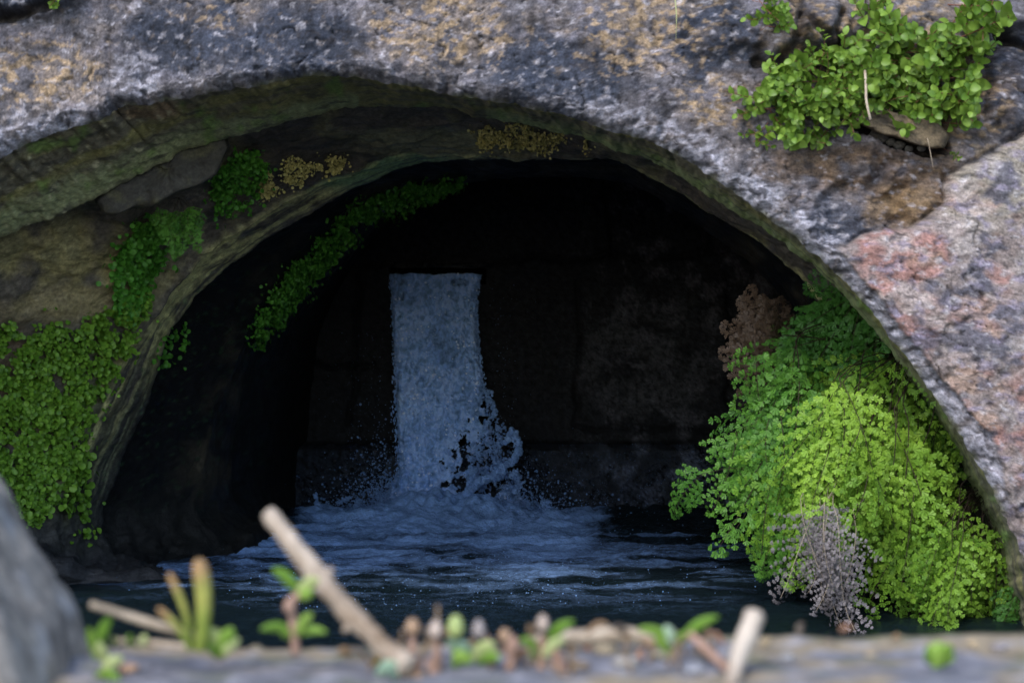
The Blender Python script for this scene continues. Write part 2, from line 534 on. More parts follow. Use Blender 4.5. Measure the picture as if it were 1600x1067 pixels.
tan = np.maximum.reduce([blob(FX, FY, 690, 50, 110, 60, .7 * nB), blob(FX, FY, 1010, 50, 110, 70, .7 * nB), blob(FX, FY, 1130, 160, 75, 45, .5 * nB), blob(FX, FY, 60, 120, 110, 60, .8 * nB),
                         blob(FX, FY, 1520, 170, 50, 65, .5 * nB), blob(FX, FY, 1400, 30, 130, 45, .6 * nB), blob(FX, FY, 1250, 60, 60, 70, .6 * nB), .6 * blob(FX, FY, 350, 20, 70, 30, .7 * nB), .6 * blob(FX, FY, 1500, 240, 70, 40, .5 * nB)])
tanspot = ss(.16, .34, nC + .28 * tan - .10 + .10 * nA)
c = mixc(c, (.31, .235, .155), np.clip(.35 * tan * ss(-.2, .3, nB) + .85 * tanspot * (.35 + .65 * tan), 0, 1))
earth = np.maximum.reduce([blob(FX, FY, 1440, 300, 75, 70, .4 * nB), blob(FX, FY, 1330, 260, 120, 40, .4 * nB), .8 * blob(FX, FY, 1240, 260, 70, 30, .5 * nB), .7 * blob(FX, FY, 1420, 140, 160, 80, .4 * nB)])
c = mixc(c, (.115, .075, .042), .85 * earth * ss(-.5, .2, nB))
c = mixc(c, (.18, .125, .068), .7 * blob(FX, FY, 1415, 318, 58, 30, .9 * nB))
c = mixc(c, (.055, .048, .05), .7 * blob(FX, FY, 1180, 110, 50, 70, .6 * nB) * ss(-.2, .3, nC))
# pale lilac patches, densest along the lower rim
rim = np.maximum((1 - ss(8, 75, FR + 60 * nB)) * np.clip(.35 + ss(170, 60, FX) + ss(850, 1020, FX), 0, 1), .8 * blob(FX, FY, 210, 115, 45, 45, .6 * nB))
pale = ss(-.05, .25, nC + .5 * rim - .25) * rim
c = mixc(c, (.36, .37, .45), np.clip(pale, 0, 1) * .85)
c = mixc(c, (.40, .40, .46), .6 * ss(.2, .45, k2(12, 81, 4) + .15 * nB + .06 * nA))
# rose coloured boulder at the right
pkm = pk * ss(-2, 6, pkd)
rose = np.zeros(FV.shape) + np.array([.215, .185, .185])
rose = mixc(rose, (.265, .25, .215), .8 * blob(FX, FY, 1550, 280, 90, 75, .5 * nB))
rose = mixc(rose, (.285, .155, .14), .82 * ss(-.05, .35, k2(90, 91, 4) + .5 * blob(FX, FY, 1400, 420, 85, 75) + .25 * blob(FX, FY, 1480, 600, 70, 110) - .10))
rose = mixc(rose, (.34, .32, .32), .75 * ss(.0, .35, k2(55, 93, 4)))
rose = mixc(rose, (.28, .195, .15), .6 * ss(.2, .42, k2(60, 95, 3) + .3 * blob(FX, FY, 1520, 620, 70, 60)))
rose = mixc(rose, (.085, .09, .125), .85 * ss(.10, .38, k2(44, 97, 4) + .18 * blob(FX, FY, 1560, 500, 130, 80)))
rose = mixc(rose, (.22, .205, .29), .7 * ss(.1, .35, k2(26, 99, 4)))
rose = mixc(rose, (.40, .40, .44), .65 * ss(.2, .45, k2(14, 101, 4)))
c = c * (1 - pkm[..., None]) + rose * pkm[..., None]
c = mixc(c, (.03, .027, .03), .65 * ss(.22, .42, -k2(13, 103) + .05 * nA))
c = mixc(c, (.03, .025, .022), .9 * cav)
for j, w in zip(JOINTS, JW):
    c = mixc(c, (.05, .042, .035), .75 * (1 - ss(w * .4, w * 1.5, seg_dist(wx, wy, j))) * (.15 if w == 2.5 else .5 if w == 4 else 1))
c *= (1 + .60 * nD + .5 * n2(FX, FY, 3.4, 107, 2))[..., None]
c *= (1 - .6 * crack)[..., None]
c = c * np.array([.82, .77, .73]) * (1 - .25 * ss(.0, .35, n2(FX, FY, 130, 139, 3)))[..., None]
# streaky staining that runs down from above
c *= (1 - .35 * ss(.1, .4, n2(FX, FY, 14, 109, 3, 120)) * (FX < 1300))[..., None]
# thin green algae right at the arris
c = mixc(c, (.10, .10, .045), .7 * np.clip(1 - FR / 7, 0, 1) * ss(-.2, .3, nB))

arch = thing('stone_arch', 'weathered rubble stone arch with lilac, ochre and rose lichen framing the dark opening', 'arch', P(700, 130, YA))


def stuff_part(o):
    o['kind'] = 'stuff'
    return o


def part(o, root):
    o.parent = root
    o.matrix_parent_inverse = Matrix.Translation(-root.location)
    return o


face = part(build('wall_face', FV, grid_faces(NRF, NCF), M_face, None, c), arch)

# -------- soffit of the first ring
B = resample(B_PTS, uA)
B = B + unit(B - CEN) * (3.0 * fbm(np.stack([arcl / 60, arcl * 0 + 9], -1), 3, 15) + 1.5 * fbm(np.stack([arcl / 14, arcl * 0 + 9], -1), 2, 16))[:, None]
# two chipped corners on the left of the lip
t = np.r_[np.linspace(0, 1, 70) ** 1.0]
SX = A[None, :, 0] + (B - A)[None, :, 0] * t[:, None]; SY = A[None, :, 1] + (B - A)[None, :, 1] * t[:, None]
SV = np.zeros((len(t), NCF, 3))
back = FV[0]
for i, tt in enumerate(t):
    y = back[:, 1] + (YB - back[:, 1]) * tt
    SV[i] = P(SX[i], SY[i], y)
SV[0] = back
nor = grid_normals(SV)
fade = ss(0, .08, t)[:, None] * np.ones_like(SX)
bump = .012 * n2(SX, SY, 120, 201, 3) + .006 * n2(SX, SY, 28, 203, 3) + .003 * n2(SX, SY, 8, 205, 2)
SV = SV + nor * (bump * fade)[..., None]
T2 = t[:, None] * np.ones_like(SX)
sc_ = np.zeros(SV.shape) + np.array([.058, .050, .034])
along = arcl[None] * np.ones_like(SX)
s1 = fbm(np.stack([along / 220, T2 * 5], -1), 4, 211); s2 = fbm(np.stack([along / 60, T2 * 9], -1), 4, 213); s3 = n2(SX, SY, 12, 215, 3)
sc_ = mixc(sc_, (.085, .075, .030), ss(-.1, .35, s1 + .3 * blob(SX, SY, 480, 140, 200, 40)))
sc_ = mixc(sc_, (.115, .125, .062), .8 * ss(.52, .8, T2 + .18 * s2 - .0) * ss(1.06, .9, T2) * (SX < 560))  # lit back edge painted as a paler band
sc_ = mixc(sc_, (.095, .11, .05), .8 * ss(.3, .9, T2 + .2 * s2) * (SX > 760))
sc_ = mixc(sc_, (.07, .11, .025), .7 * ss(.1, .4, n2(SX, SY, 50, 219, 3) + .3 * blob(SX, SY, 370, 185, 60, 22) - .1))
sc_ = mixc(sc_, (.10, .062, .035), .6 * blob(SX, SY, 230, 170, 60, 14, .4 * s2))
sc_ = mixc(sc_, (.022, .02, .018), .7 * ss(.12, .4, -s2))
sc_ = mixc(sc_, (.16, .145, .09), .6 * ss(.30, .45, s3) * (SX < 300))
sc_ *= 3.2 * (1 + .5 * s3 + .3 * n2(SX, SY, 4, 217, 2))[..., None]
# turn the lip back up behind
lip = [SV[-1]]
lipP = []
Bx, By = B[:, 0], B[:, 1]; bd = unit(B - CEN)
for k, yy in ((6, .012), (18, .018), (45, .02), (80, .02)):
    lipP.append(P(Bx + bd[:, 0] * k, By + bd[:, 1] * k, YB + yy))
SV2 = np.concatenate([SV, np.array(lipP)])
scl = np.concatenate([sc_, np.repeat(sc_[-1:] * .8, 4, 0)])
soff = part(build('arch_soffit', SV2, grid_faces(*SV2.shape[:2]), M_soffit, None, scl), arch)

# a flat dark slab of the ring that hangs below its neighbours on the left
def rock_block(poly, y0, y1, seed, n=26, amp=.006, dome=.0):
    """closed rock with a polygonal outline (photo pixels at y0) and real thickness y0..y1"""
    pts = np.array(poly + poly[:1], float)
    u = np.linspace(0, 1, 72, endpoint=False)
    d = np.r_[0, np.cumsum(np.hypot(*np.diff(pts, axis=0).T))]; d /= d[-1]
    ring = np.stack([np.interp(u, d, pts[:, 0]), np.interp(u, d, pts[:, 1])], -1)
    cen = ring.mean(0)
    V = []
    prof = [(k, 0.) for k in np.linspace(.02, .9, 12)] + [(.96, .03), (.99, .1), (1., .25)] + [(1., v) for v in (.4, .6, .8)] + [(.97, .95), (.9, 1.), (.5, 1.), (.05, 1.)]
    for k, v in prof:
        q = cen + (ring - cen) * k
        V.append(P(q[:, 0], q[:, 1], y0 + (y1 - y0) * v - dome * (1 - k * k) * (v < .5)))
    V = np.array(V)
    V = V + fbm(V / .05, 4, seed)[..., None] * amp * np.array([1, 1.5, 1]) + fbm(V / .012, 3, seed + 5)[..., None] * amp * .35
    return V, grid_faces(len(prof), 72, True)


V, Fc = rock_block([(150, 300), (170, 275), (250, 230), (300, 205), (350, 190), (356, 230), (338, 274), (312, 290), (280, 300), (240, 322), (205, 326), (180, 338), (160, 330)], 4.875, 5.05, 301, amp=.014)
cc = np.zeros(V.shape) + np.array([.045, .042, .036]); cc = mixc(cc, (.085, .08, .04), .7 * ss(.1, .4, fbm(V / .06, 3, 302))); cc *= (1 + .5 * fbm(V / .01, 3, 303))[..., None]
part(build('ring_stone', V, Fc, M_soffit, None, cc), arch)
V, Fc = rock_block([(1330, 184), (1345, 172), (1375, 166), (1400, 176), (1440, 184), (1470, 194), (1484, 214), (1476, 232), (1458, 233), (1420, 220), (1385, 212), (1350, 198)], 4.362, 4.50, 311, amp=.008)
cc = np.zeros(V.shape) + np.array([.105, .08, .05]); cc = mixc(cc, (.045, .036, .026), ss(-.1, .35, fbm(V / .03, 3, 312))); cc *= (1 + .5 * fbm(V / .006, 3, 313))[..., None]
wedge = part(build('wedge_stone', V, Fc, M_face, None, cc), arch)
wedge['label'] = 'flat tan wedge stone under the creeper'
for (x, y, r) in [(1378, 216, 9), (1392, 222, 7), (1405, 227, 8), (1420, 233, 6), (1366, 210, 7), (1440, 232, 6)]:
    S, SF = uvsphere(14, 10)
    V = S * np.array([1.2, .8, .9]) * r * MM(4.4) * (1 + .25 * fbm(S * 1.3 + x, 2, 3))[:, None] + P(x, y, 4.45)
    cc = np.zeros(V.shape) + np.array([.12, .11, .10])
    part(build('packing_pebble', V, SF, M_face, None, cc), arch)

# ------------------------------------------------------------------ inner vault
NCV = 900
uV = np.linspace(0, 1, NCV)
curves = [(grow(B_PTS, 34), YB - .03), (grow(B_PTS, 26), YB + .06), (C_PTS, YC), (C2_PTS, YC2), (grow(C2_PTS, 26), YC2 + .03), (D_PTS, YD), (D2_PTS, YD2), (grow(D2_PTS, 8), YD2 + .04), (E_PTS, YE + .12)]
nrow = [5, 90, 26, 8, 36, 26, 8, 26]
VX, VY, VD, VS = [], [], [], []
aV = uV * 2600
for k in range(len(curves) - 1):
    a = resample(curves[k][0], uV); b = resample(curves[k + 1][0], uV)
    jj = (2.5 * fbm(np.stack([aV / 50, aV * 0 + k * 5], -1), 3, 25 + k))
    jk = (2.5 * fbm(np.stack([aV / 50, aV * 0 + k * 5 + 5], -1), 3, 26 + k))
    a = a + unit(a - CEN) * jj[:, None]; b = b + unit(b - CEN) * jk[:, None]
    tt = np.linspace(0, 1, nrow[k], endpoint=(k == len(curves) - 2))
    for q in tt:
        e = q
        VX.append(a[:, 0] + (b - a)[:, 0] * e); VY.append(a[:, 1] + (b - a)[:, 1] * e)
        VD.append(np.full(NCV, curves[k][1] + (curves[k + 1][1] - curves[k][1]) * q)); VS.append(np.full(NCV, k + q))
VX, VY, VD, VS = map(np.array, (VX, VY, VD, VS))
VV = P(VX, VY, VD)
nor = grid_normals(VV)
# point the normals towards the tunnel's middle
mid = P(750, 650, 6.0)
sgn = np.sign(((mid - VV) * nor).sum(-1))[..., None]
nor = nor * np.where(sgn == 0, 1, sgn)
big = (VS > 1) & (VS < 2)
disp = .012 * fbm(VV / .22, 3, 401) + .010 * fbm(VV / .07, 3, 403) + .004 * fbm(VV / .02, 3, 405)
disp += .045 * ss(790, 850, VY) * (VX < 700) * n2(VX, VY, 60, 421, 4)
disp += np.where(big, .03 * ridged(VV / .28, 3, 407), 0)
VV = VV + nor * disp[..., None]
va = aV[None] * np.ones_like(VX)
v1, v2, v3 = n2(VX, VY, 70, 411, 4), n2(VX, VY, 22, 413, 3), n2(VX, VY, 7, 415, 3)
vst = fbm(np.stack([va / 150, VS * 8], -1), 4, 417)
vc = np.zeros(VV.shape) + np.array([.040, .034, .028])
vc = mixc(vc, (.11, .092, .040), np.clip(blob(VX, VY, 90, 420, 160, 75, .5 * v2), 0, 1) * ss(-.3, .2, v1))
vc = mixc(vc, (.085, .075, .04), .8 * ss(.05, .35, v1) * (VS < 2))
vc = mixc(vc, (.085, .068, .038), .6 * blob(VX, VY, 110, 470, 110, 26, .6 * v2))
vc = mixc(vc, (.07, .05, .035), .7 * blob(VX, VY, 10, 570, 40, 70, .5 * v2))
vc = mixc(vc, (.09, .088, .05), .7 * blob(VX, VY, 640, 215, 160, 26, .5 * v2))
vc = mixc(vc, (.02, .017, .015), .8 * blob(VX, VY, 480, 240, 120, 40, .4 * v2))  # shade under the first ring painted as a dark patch
rimb = ss(1.9, 2.02, VS) * ss(3.1, 2.8, VS)
vc = mixc(vc, (.20, .19, .085), .97 * rimb * ss(-.4, .2, vst + .5 * v2))  # light caught by the rim put into its colour
vc = mixc(vc, (.10, .16, .07), .8 * rimb * blob(VX, VY, 600, 270, 140, 30, .4 * v2))
vc = mixc(vc, (.035, .032, .028), .75 * rimb * ss(.05, .3, -vst))
deep = ss(3.0, 3.3, VS)  # tunnel darkness put into the colour, blacker with depth
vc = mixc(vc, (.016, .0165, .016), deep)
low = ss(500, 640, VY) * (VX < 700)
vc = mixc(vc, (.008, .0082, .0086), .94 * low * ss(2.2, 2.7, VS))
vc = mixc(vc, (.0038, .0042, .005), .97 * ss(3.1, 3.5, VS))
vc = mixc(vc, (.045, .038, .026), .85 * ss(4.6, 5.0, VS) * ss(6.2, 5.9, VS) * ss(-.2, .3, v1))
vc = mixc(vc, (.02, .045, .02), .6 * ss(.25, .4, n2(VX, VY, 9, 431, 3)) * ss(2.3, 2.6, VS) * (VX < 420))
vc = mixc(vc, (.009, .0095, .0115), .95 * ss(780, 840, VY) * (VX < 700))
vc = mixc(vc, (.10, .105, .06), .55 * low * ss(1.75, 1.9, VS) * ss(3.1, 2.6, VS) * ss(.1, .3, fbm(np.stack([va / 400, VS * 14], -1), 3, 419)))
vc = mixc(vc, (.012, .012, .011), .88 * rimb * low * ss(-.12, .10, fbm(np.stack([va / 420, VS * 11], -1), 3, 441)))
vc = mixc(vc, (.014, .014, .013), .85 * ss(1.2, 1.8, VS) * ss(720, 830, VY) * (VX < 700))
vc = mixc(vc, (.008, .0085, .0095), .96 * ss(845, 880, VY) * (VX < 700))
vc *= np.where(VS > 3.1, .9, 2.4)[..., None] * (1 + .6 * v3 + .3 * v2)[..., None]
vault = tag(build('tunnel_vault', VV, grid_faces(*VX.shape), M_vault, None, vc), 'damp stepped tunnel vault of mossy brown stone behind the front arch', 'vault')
BV = bvh_grid(VV, 2)
BF = bvh_grid(FV, 3)
BS = bvh_grid(SV, 2)

# ------------------------------------------------------------------ back wall with the outlet slot
SLOT = (606, 760, 417, 444)
bx = np.unique(np.r_[np.arange(-40, 1700, 3.0), SLOT[0], SLOT[1]]); by = np.unique(np.r_[np.arange(120, 900, 3.0), SLOT[2], SLOT[3]])
WX, WY = np.meshgrid(bx, by)
wwx = WX + 16 * n2(WX, WY, 70, 501, 4); wwy = WY + 16 * n2(WX, WY, 70, 503, 4)
wd = .02 * n2(WX, WY, 140, 505, 3) + .005 * n2(WX, WY, 40, 507, 3) + .004 * n2(WX, WY, 14, 509, 3) + (.002 + .007 * ss(680, 700, WY)) * n2(WX, WY, 6, 510, 2)
BJ = [[(905, 440), (903, 662)], [(770, 408), (1300, 392)], [(903, 664), (1340, 688)], [(948, 260), (956, 400)], [(1108, 320), (1112, 395)], [(1136, 430), (1140, 670)],
      [(560, 430), (548, 660)], [(430, 560), (590, 575)], [(480, 420), (600, 415)], [(1080, 360), (1300, 372)]]
for j in BJ:
    wd -= .014 * (1 - ss(0, 7, seg_dist(wwx, wwy, j)))
wd += .12 * ss(688, 702, WY + .35 * (wwy - WY)) + .05 * ss(720, 800, wwy)
nearslot = ss(30, 4, np.maximum(np.maximum(SLOT[0] - WX, WX - SLOT[1]), np.maximum(SLOT[2] - WY, WY - SLOT[3])))
wd *= 1 - .8 * nearslot * (WY < 600)
BY0 = 7.60
BWV = P(WX, WY, BY0)
BWV[..., 1] -= wd
bc = np.zeros(BWV.shape) + np.array([.0085, .009, .0108])
bc = mixc(bc, (.036, .037, .042), .8 * blob(wwx, wwy, 1015, 560, 105, 100, .2 * n2(WX, WY, 30, 515)) * ss(-.4, .2, n2(WX, WY, 50, 517)))
for j in BJ:
    bc = mixc(bc, (.003, .003, .0035), .7 * (1 - ss(1, 9, seg_dist(wwx, wwy, j))))
bc = mixc(bc, (.044, .044, .052), .9 * ss(.0, .4, n2(WX, WY, 42, 519, 4) + .35 * n2(WX, WY, 5, 523, 2)) * ss(860, 1000, WX))
bc *= np.clip(1 + 1.3 * n2(WX, WY, 9, 521, 3) + .9 * n2(WX, WY, 3.4, 525, 2), .1, 3)[..., None]
Fq = grid_faces(*WX.shape)
fx = WX.ravel()[Fq].mean(1); fy = WY.ravel()[Fq].mean(1)
Fq = Fq[~((fx > SLOT[0]) & (fx < SLOT[1]) & (fy > SLOT[2]) & (fy < SLOT[3]))]
bw = thing('chamber_wall', 'black wet stone back wall of the tunnel with a rectangular outlet slot', 'wall', P(900, 800, BY0))
fy2 = WY.ravel()[Fq].mean(1)
part(build('wall_face', BWV, Fq[fy2 < 694], M_blackwall, None, bc), bw)
part(build('wet_footing', BWV, Fq[fy2 >= 694], M_dark, None, bc * np.array([2.3, 2.7, 3.3])), bw)
# channel behind the slot and its lintel
x0, x1, y0, y1 = SLOT
cor = lambda y: [P(x0, y0, y) * 1, P(x1, y0, y), P(x1, y1, y), P(x0, y1, y)]
f_ = np.array(cor(BY0 + .004)); b_ = f_ + np.array([0, .6, 0])
chV = np.concatenate([f_, b_])
chF = np.array([[0, 1, 5, 4], [1, 2, 6, 5], [2, 3, 7, 6], [3, 0, 4, 7], [4, 5, 6, 7]])
part(build('outlet_channel', chV, chF, M_dark, None, np.zeros(chV.shape) + .012, smooth=False), bw)
lx = np.linspace(600, 772, 60)
V = np.array([P(lx, np.full(60, 410.), BY0 + .03), P(lx, 411 + 1.2 * n2(lx, lx * 0, 20, 2), BY0 - .035), P(lx, 417 + 1.5 * n2(lx, lx * 0, 14, 3), BY0 - .04), P(lx, 418.5 + 1.5 * n2(lx, lx * 0, 14, 4), BY0 - .02), P(lx, np.full(60, 418.), BY0 + .1)])
part(build('lintel', V, grid_faces(5, 60), M_dark, None, np.zeros(V.shape) + .014), bw)

# ------------------------------------------------------------------ falling water
NU, NW = 170, 330
uu = np.linspace(0, 1, NU); ww = np.linspace(0, 1, NW)
edgeL = np.array([(609, 430), (611, 470), (614, 540), (618, 620), (621, 690), (620, 735), (600, 772), (570, 800), (535, 816), (525, 830)], float)
edgeR = np.array([(753, 428), (746, 462), (747, 520), (753, 580), (762, 640), (772, 690), (790, 740), (820, 780), (868, 806), (895, 818), (905, 830)], float)
yy_ = np.linspace(428, 828, NW)
exL = np.interp(yy_, edgeL[:, 1], edgeL[:, 0]); exR = np.interp(yy_, edgeR[:, 1], edgeR[:, 0])
exL += 2.6 * fbm(np.stack([yy_ / 13, yy_ * 0], -1), 4, 601, .7) * (1 + 3 * ss(600, 800, yy_)); exR += 3.4 * fbm(np.stack([yy_ / 12, yy_ * 0 + 9], -1), 4, 603, .7) * (1 + 4 * ss(560, 780, yy_))
U, W = np.meshgrid(uu, ww)
topj = 4.5 * n2(uu * 150, uu * 0, 28, 605, 3)
HX = exL[:, None] + (exR - exL)[:, None] * U
HY = yy_[:, None] + topj[None] * (1 - W) ** 6
fall = W
yd = 7.585 - .035 * np.sqrt(fall + .001) - .16 * fall - .14 * ss(.82, 1, fall) ** 2
crown = np.sqrt(np.clip(1 - (2 * U - 1) ** 8, 0, 1))
hx, hy = HX, HY
tur = .014 * n2(hx, hy, 36, 607, 3, 70) + .010 * ridged(np.stack([hx / 16, hy / 26], -1), 3, 609) + .005 * n2(hx, hy, 5, 611, 2)
tur *= (1.2 + 1.2 * fall)
HV = P(HX, HY, yd)
HV[..., 1] -= crown * .05 + tur - .05
# holes torn in the lower right, and wisps
hole = .8 * n2(hx, hy, 17, 613, 3) + .6 * n2(hx, hy, 7, 615, 3)
hm = blob(hx, hy, 750, 735, 62, 75, 0, .5)
hm = np.maximum(hm, .8 * blob(hx, hy, 765, 650, 18, 60, 0, .4))
tear = (hole - .60 + .78 * hm) > .19
tear &= hm > .05
qx = hx + 14 * n2(hx, hy, 24, 631, 3); qy = hy + 14 * n2(hx, hy, 24, 633, 3)
foam = np.clip(.84 + .42 * n2(qx, qy, 34, 617, 4, 60) + .25 * n2(hx + .1 * hy, hy, 7, 618, 3, 60) + .65 * n2(qx, qy, 9, 619, 4) + .05 * ss(.3, .9, fall), .18, 1)
foam = np.clip(foam - .16 * blob(hx, hy, 690, 540, 30, 45, .8 * n2(hx, hy, 20, 621)) - .14 * blob(hx, hy, 650, 680, 30, 25, .4 * n2(hx, hy, 20, 623)) - .4 * blob(hx, hy, 718, 441, 14, 6, .4 * n2(hx, hy, 8, 625)) + .25 * blob(hx, hy, 632, 630, 16, 40, .5 * n2(hx, hy, 10, 627)), .06, .865)
Hq = grid_faces(NW, NU)
Hq = Hq[~tear.ravel()[Hq].any(1)]
# back skin so that the sheet has a thickness
HB = HV.copy(); HB[..., 1] += .015 + .035 * crown
Hk = Hq[:, ::-1] + NU * NW
edge_a = np.arange(NW) * NU; eb = edge_a + NU - 1
side = np.concatenate([np.stack([e[:-1], e[1:], e[1:] + NU * NW, e[:-1] + NU * NW], -1) for e in (edge_a, eb)])
wf = thing('waterfall', 'foaming blue white waterfall pouring from the slot in the black back wall', 'waterfall', P(690, 800, 7.35))
part(build('water_sheet', np.concatenate([HV.reshape(-1, 3), HB.reshape(-1, 3)]), np.concatenate([Hq, Hk, side]), M_foam, None, attrs={'foam': np.r_[foam.ravel(), foam.ravel()]}), wf)


def beads(path, r, n, jitter, seed):
    """rope of merging water blobs along a path"""
    g = np.random.default_rng(seed)
    p = np.array(path, float)
    d = np.r_[0, np.cumsum(np.linalg.norm(np.diff(p, axis=0), axis=1))]; d /= d[-1]
    u = np.sort(g.random(n))
    q = np.stack([np.interp(u, d, p[:, k]) for k in range(3)], -1) + g.normal(0, jitter, (n, 3))
    return q, r * (.45 + 1.1 * g.random(n) ** 2)


S8, SF8 = uvsphere(9, 6)
pos, rad = [], []
mpx = MM(7.35)
for path, r, n, jt in [([(778, 735), (800, 722), (812, 700)], 5, 30, 2.5), ([(730, 770), (748, 752), (775, 745), (790, 725)], 6, 46, 3), ([(790, 690), (803, 672), (812, 702)], 5, 26, 3),
                       ([(802, 740), (812, 752), (806, 772), (798, 760)], 5, 22, 3), ([(762, 610), (770, 640), (778, 665), (780, 690)], 3.4, 34, 3), ([(740, 730), (735, 752), (728, 776)], 5, 26, 3),
                       ([(492, 772), (497, 790), (500, 815)], 3.2, 24, 1.5), ([(560, 778), (556, 795), (552, 812)], 3.2, 20, 2), ([(852, 782), (852, 796), (848, 814)], 4.4, 34, 2.5),
                       ([(885, 800), (880, 812), (878, 822)], 3.6, 24, 3), ([(815, 802), (806, 815), (800, 826)], 3.6, 24, 3), ([(528, 786), (540, 780), (550, 776)], 2.4, 18, 2),
                       ([(590, 770), (596, 790), (604, 812)], 3.6, 30, 4), ([(575, 800), (590, 806), (612, 812)], 4, 30, 4), ([(515, 800), (535, 808), (565, 812)], 3, 30, 4), ([(760, 806), (800, 812), (840, 816)], 4, 44, 5),
                       ([(905, 800), (930, 806), (950, 814)], 2.6, 30, 4), ([(822, 780), (828, 800), (826, 815)], 2.8, 20, 3), ([(466, 800), (474, 806), (490, 815)], 2.4, 20, 3), ([(780, 690), (772, 712), (782, 730)], 3.4, 26, 4), ([(752, 690), (744, 706), (752, 724)], 3, 20, 4)]:
    p3 = [P(x, y, 7.28) for x, y in path]
    q, rr = beads(p3, r * mpx * .62, n * 4, jt * mpx * .8, int(path[0][0]))
    pos.append(q); rad.append(rr)
pos = np.concatenate(pos); rad = np.concatenate(rad)
V, Fc = scatter(S8, SF8, pos, rng.normal(size=pos.shape), rng.normal(size=pos.shape), rad[:, None] * (.7 + .6 * rng.random((len(pos), 3))))
stuff_part(part(build('splash_crown', V, Fc, M_foam, None, attrs={'foam': np.full(len(V), .62)}), wf))

# strands and beads that fray both edges of the fall
k_ = 900
ew = rng.random(k_) ** .8; sd_ = rng.random(k_) < .5; iw = (ew * (NW - 1)).astype(int)
ex = np.where(sd_, exL[iw], exR[iw]) + np.where(sd_, -1, 1) * (np.abs(rng.normal(0, 1, k_)) * (1.2 + 7 * ew ** 2) - 1.5)
pos = P(ex, yy_[iw], yd[iw, 0] - .01)
V, Fc = scatter(S8, SF8, pos, np.array([[0, 0, -1.]]) + rng.normal(0, .25, (k_, 3)), rng.normal(size=(k_, 3)), ((.35 + 1.3 * rng.random(k_) ** 3) * mpx)[:, None] * np.array([[2.2, 1, 1]]))
stuff_part(part(build('edge_drops', V, Fc, M_foam, None, attrs={'foam': np.full(len(V), .74)}), wf))
# lacy clots of water thrown to the right of the fall
k_ = 1500
lx2 = 768 + 30 * rng.normal(size=k_); ly2 = 728 + 42 * rng.normal(size=k_)
lk = n2(lx2, ly2, 15, 645, 3) > -.02
lk &= (lx2 > 700) & (ly2 < 815) & (ly2 > 600) & (lx2 < 800 + .35 * (ly2 - 700))
pos = P(lx2, ly2, 7.32 + .1 * rng.random(k_))[lk]
rad = ((.5 + 2.6 * rng.random(k_) ** 4) * mpx)[lk]
V, Fc = scatter(S8, SF8, pos, rng.normal(size=pos.shape), rng.normal(size=pos.shape), rad[:, None] * (.7 + .8 * rng.random((len(pos), 3))))
stuff_part(part(build('water_clots', V, Fc, M_foam, None, attrs={'foam': np.full(len(V), .66)}), wf))
# white beads on the sheet, standing in for sky glints
k_ = 1500
ku = rng.random(k_); kw = rng.random(k_) ** .8
sel = (kw * (NW - 1)).astype(int), (ku * (NU - 1)).astype(int)
okk = ~tear[sel]
pos = HV[sel][okk] - np.array([0, .004, 0])
gl = n2(HX[sel][okk], HY[sel][okk], 22, 641, 3) > .05
pos = pos[gl]
rad = (.45 + 1.5 * rng.random(len(pos)) ** 5) * mpx
V, Fc = scatter(S8, SF8, pos, rng.normal(size=pos.shape), rng.normal(size=pos.shape), rad[:, None] * np.array([[1.6, 1, 1]]))
stuff_part(part(build('glint_beads', V, Fc, M_foam, None, attrs={'foam': np.full(len(V), .95)}), wf))

# fine spray thrown off both sides
n = 5200
side_ = rng.random(n) < .6
px = np.where(side_, 612 - np.abs(rng.normal(0, 48, n)), 775 + np.abs(rng.normal(0, 70, n)))
up = np.abs(rng.normal(0, 1, n)) ** 1.3
py = 818 - up * np.where(side_, 52, 42) * np.exp(-np.abs(px - 690) / 420)
keep = py > 560
px, py = px[keep], py[keep]
n = len(px)
rad = (.5 + 1.6 * rng.random(n) ** 4) * mpx * 1.05
pos = P(px, py, 7.3 + .16 * rng.random(n) - .12)
# pale beads painted in as glints on the wet wall and the churned pool
k_ = 1500
wxy = np.concatenate([np.stack([810 + 310 * rng.random(k_), 692 + 100 * rng.random(k_) ** .8], -1), np.stack([765 + np.abs(rng.normal(0, 28, 130)), 440 + 240 * rng.random(130)], -1), np.stack([600 - np.abs(rng.normal(0, 45, 160)), 520 + 180 * rng.random(160)], -1)])
BWB = bvh_grid(BWV, 2)
hit = [cast(BWB, *q)[0] for q in wxy]
hit = np.array([h_ for h_ in hit if h_ is not None])
pos = np.concatenate([pos, hit]); rad = np.r_[rad, (.22 + .5 * rng.random(len(hit)) ** 3) * mpx]
k_ = 1500
fx_ = 705 + rng.normal(0, 200, k_); fy_ = 812 + 150 * rng.random(k_) ** 1.3
yw = (CZ - WZ) * F / (fy_ - 500)
pos = np.concatenate([pos, np.stack([(fx_ - 800) / F * yw, yw, WZ + .012 + .02 * rng.random(k_)], -1)]); rad = np.r_[rad, (.25 + .6 * rng.random(k_) ** 3) * mpx]
n = len(pos)
S6, SF6 = uvsphere(7, 5)
V, Fc = scatter(S6, SF6, pos, rng.normal(size=(n, 3)), rng.normal(size=(n, 3)), rad)
sp = build('spray', V, Fc, M_foam, None, attrs={'foam': np.full(len(V), .5)})
sp['kind'] = 'stuff'; sp['label'] = 'fine droplets of spray thrown off around the foot of the waterfall, plus beads for glints on wall and pool'; sp['category'] = 'spray'

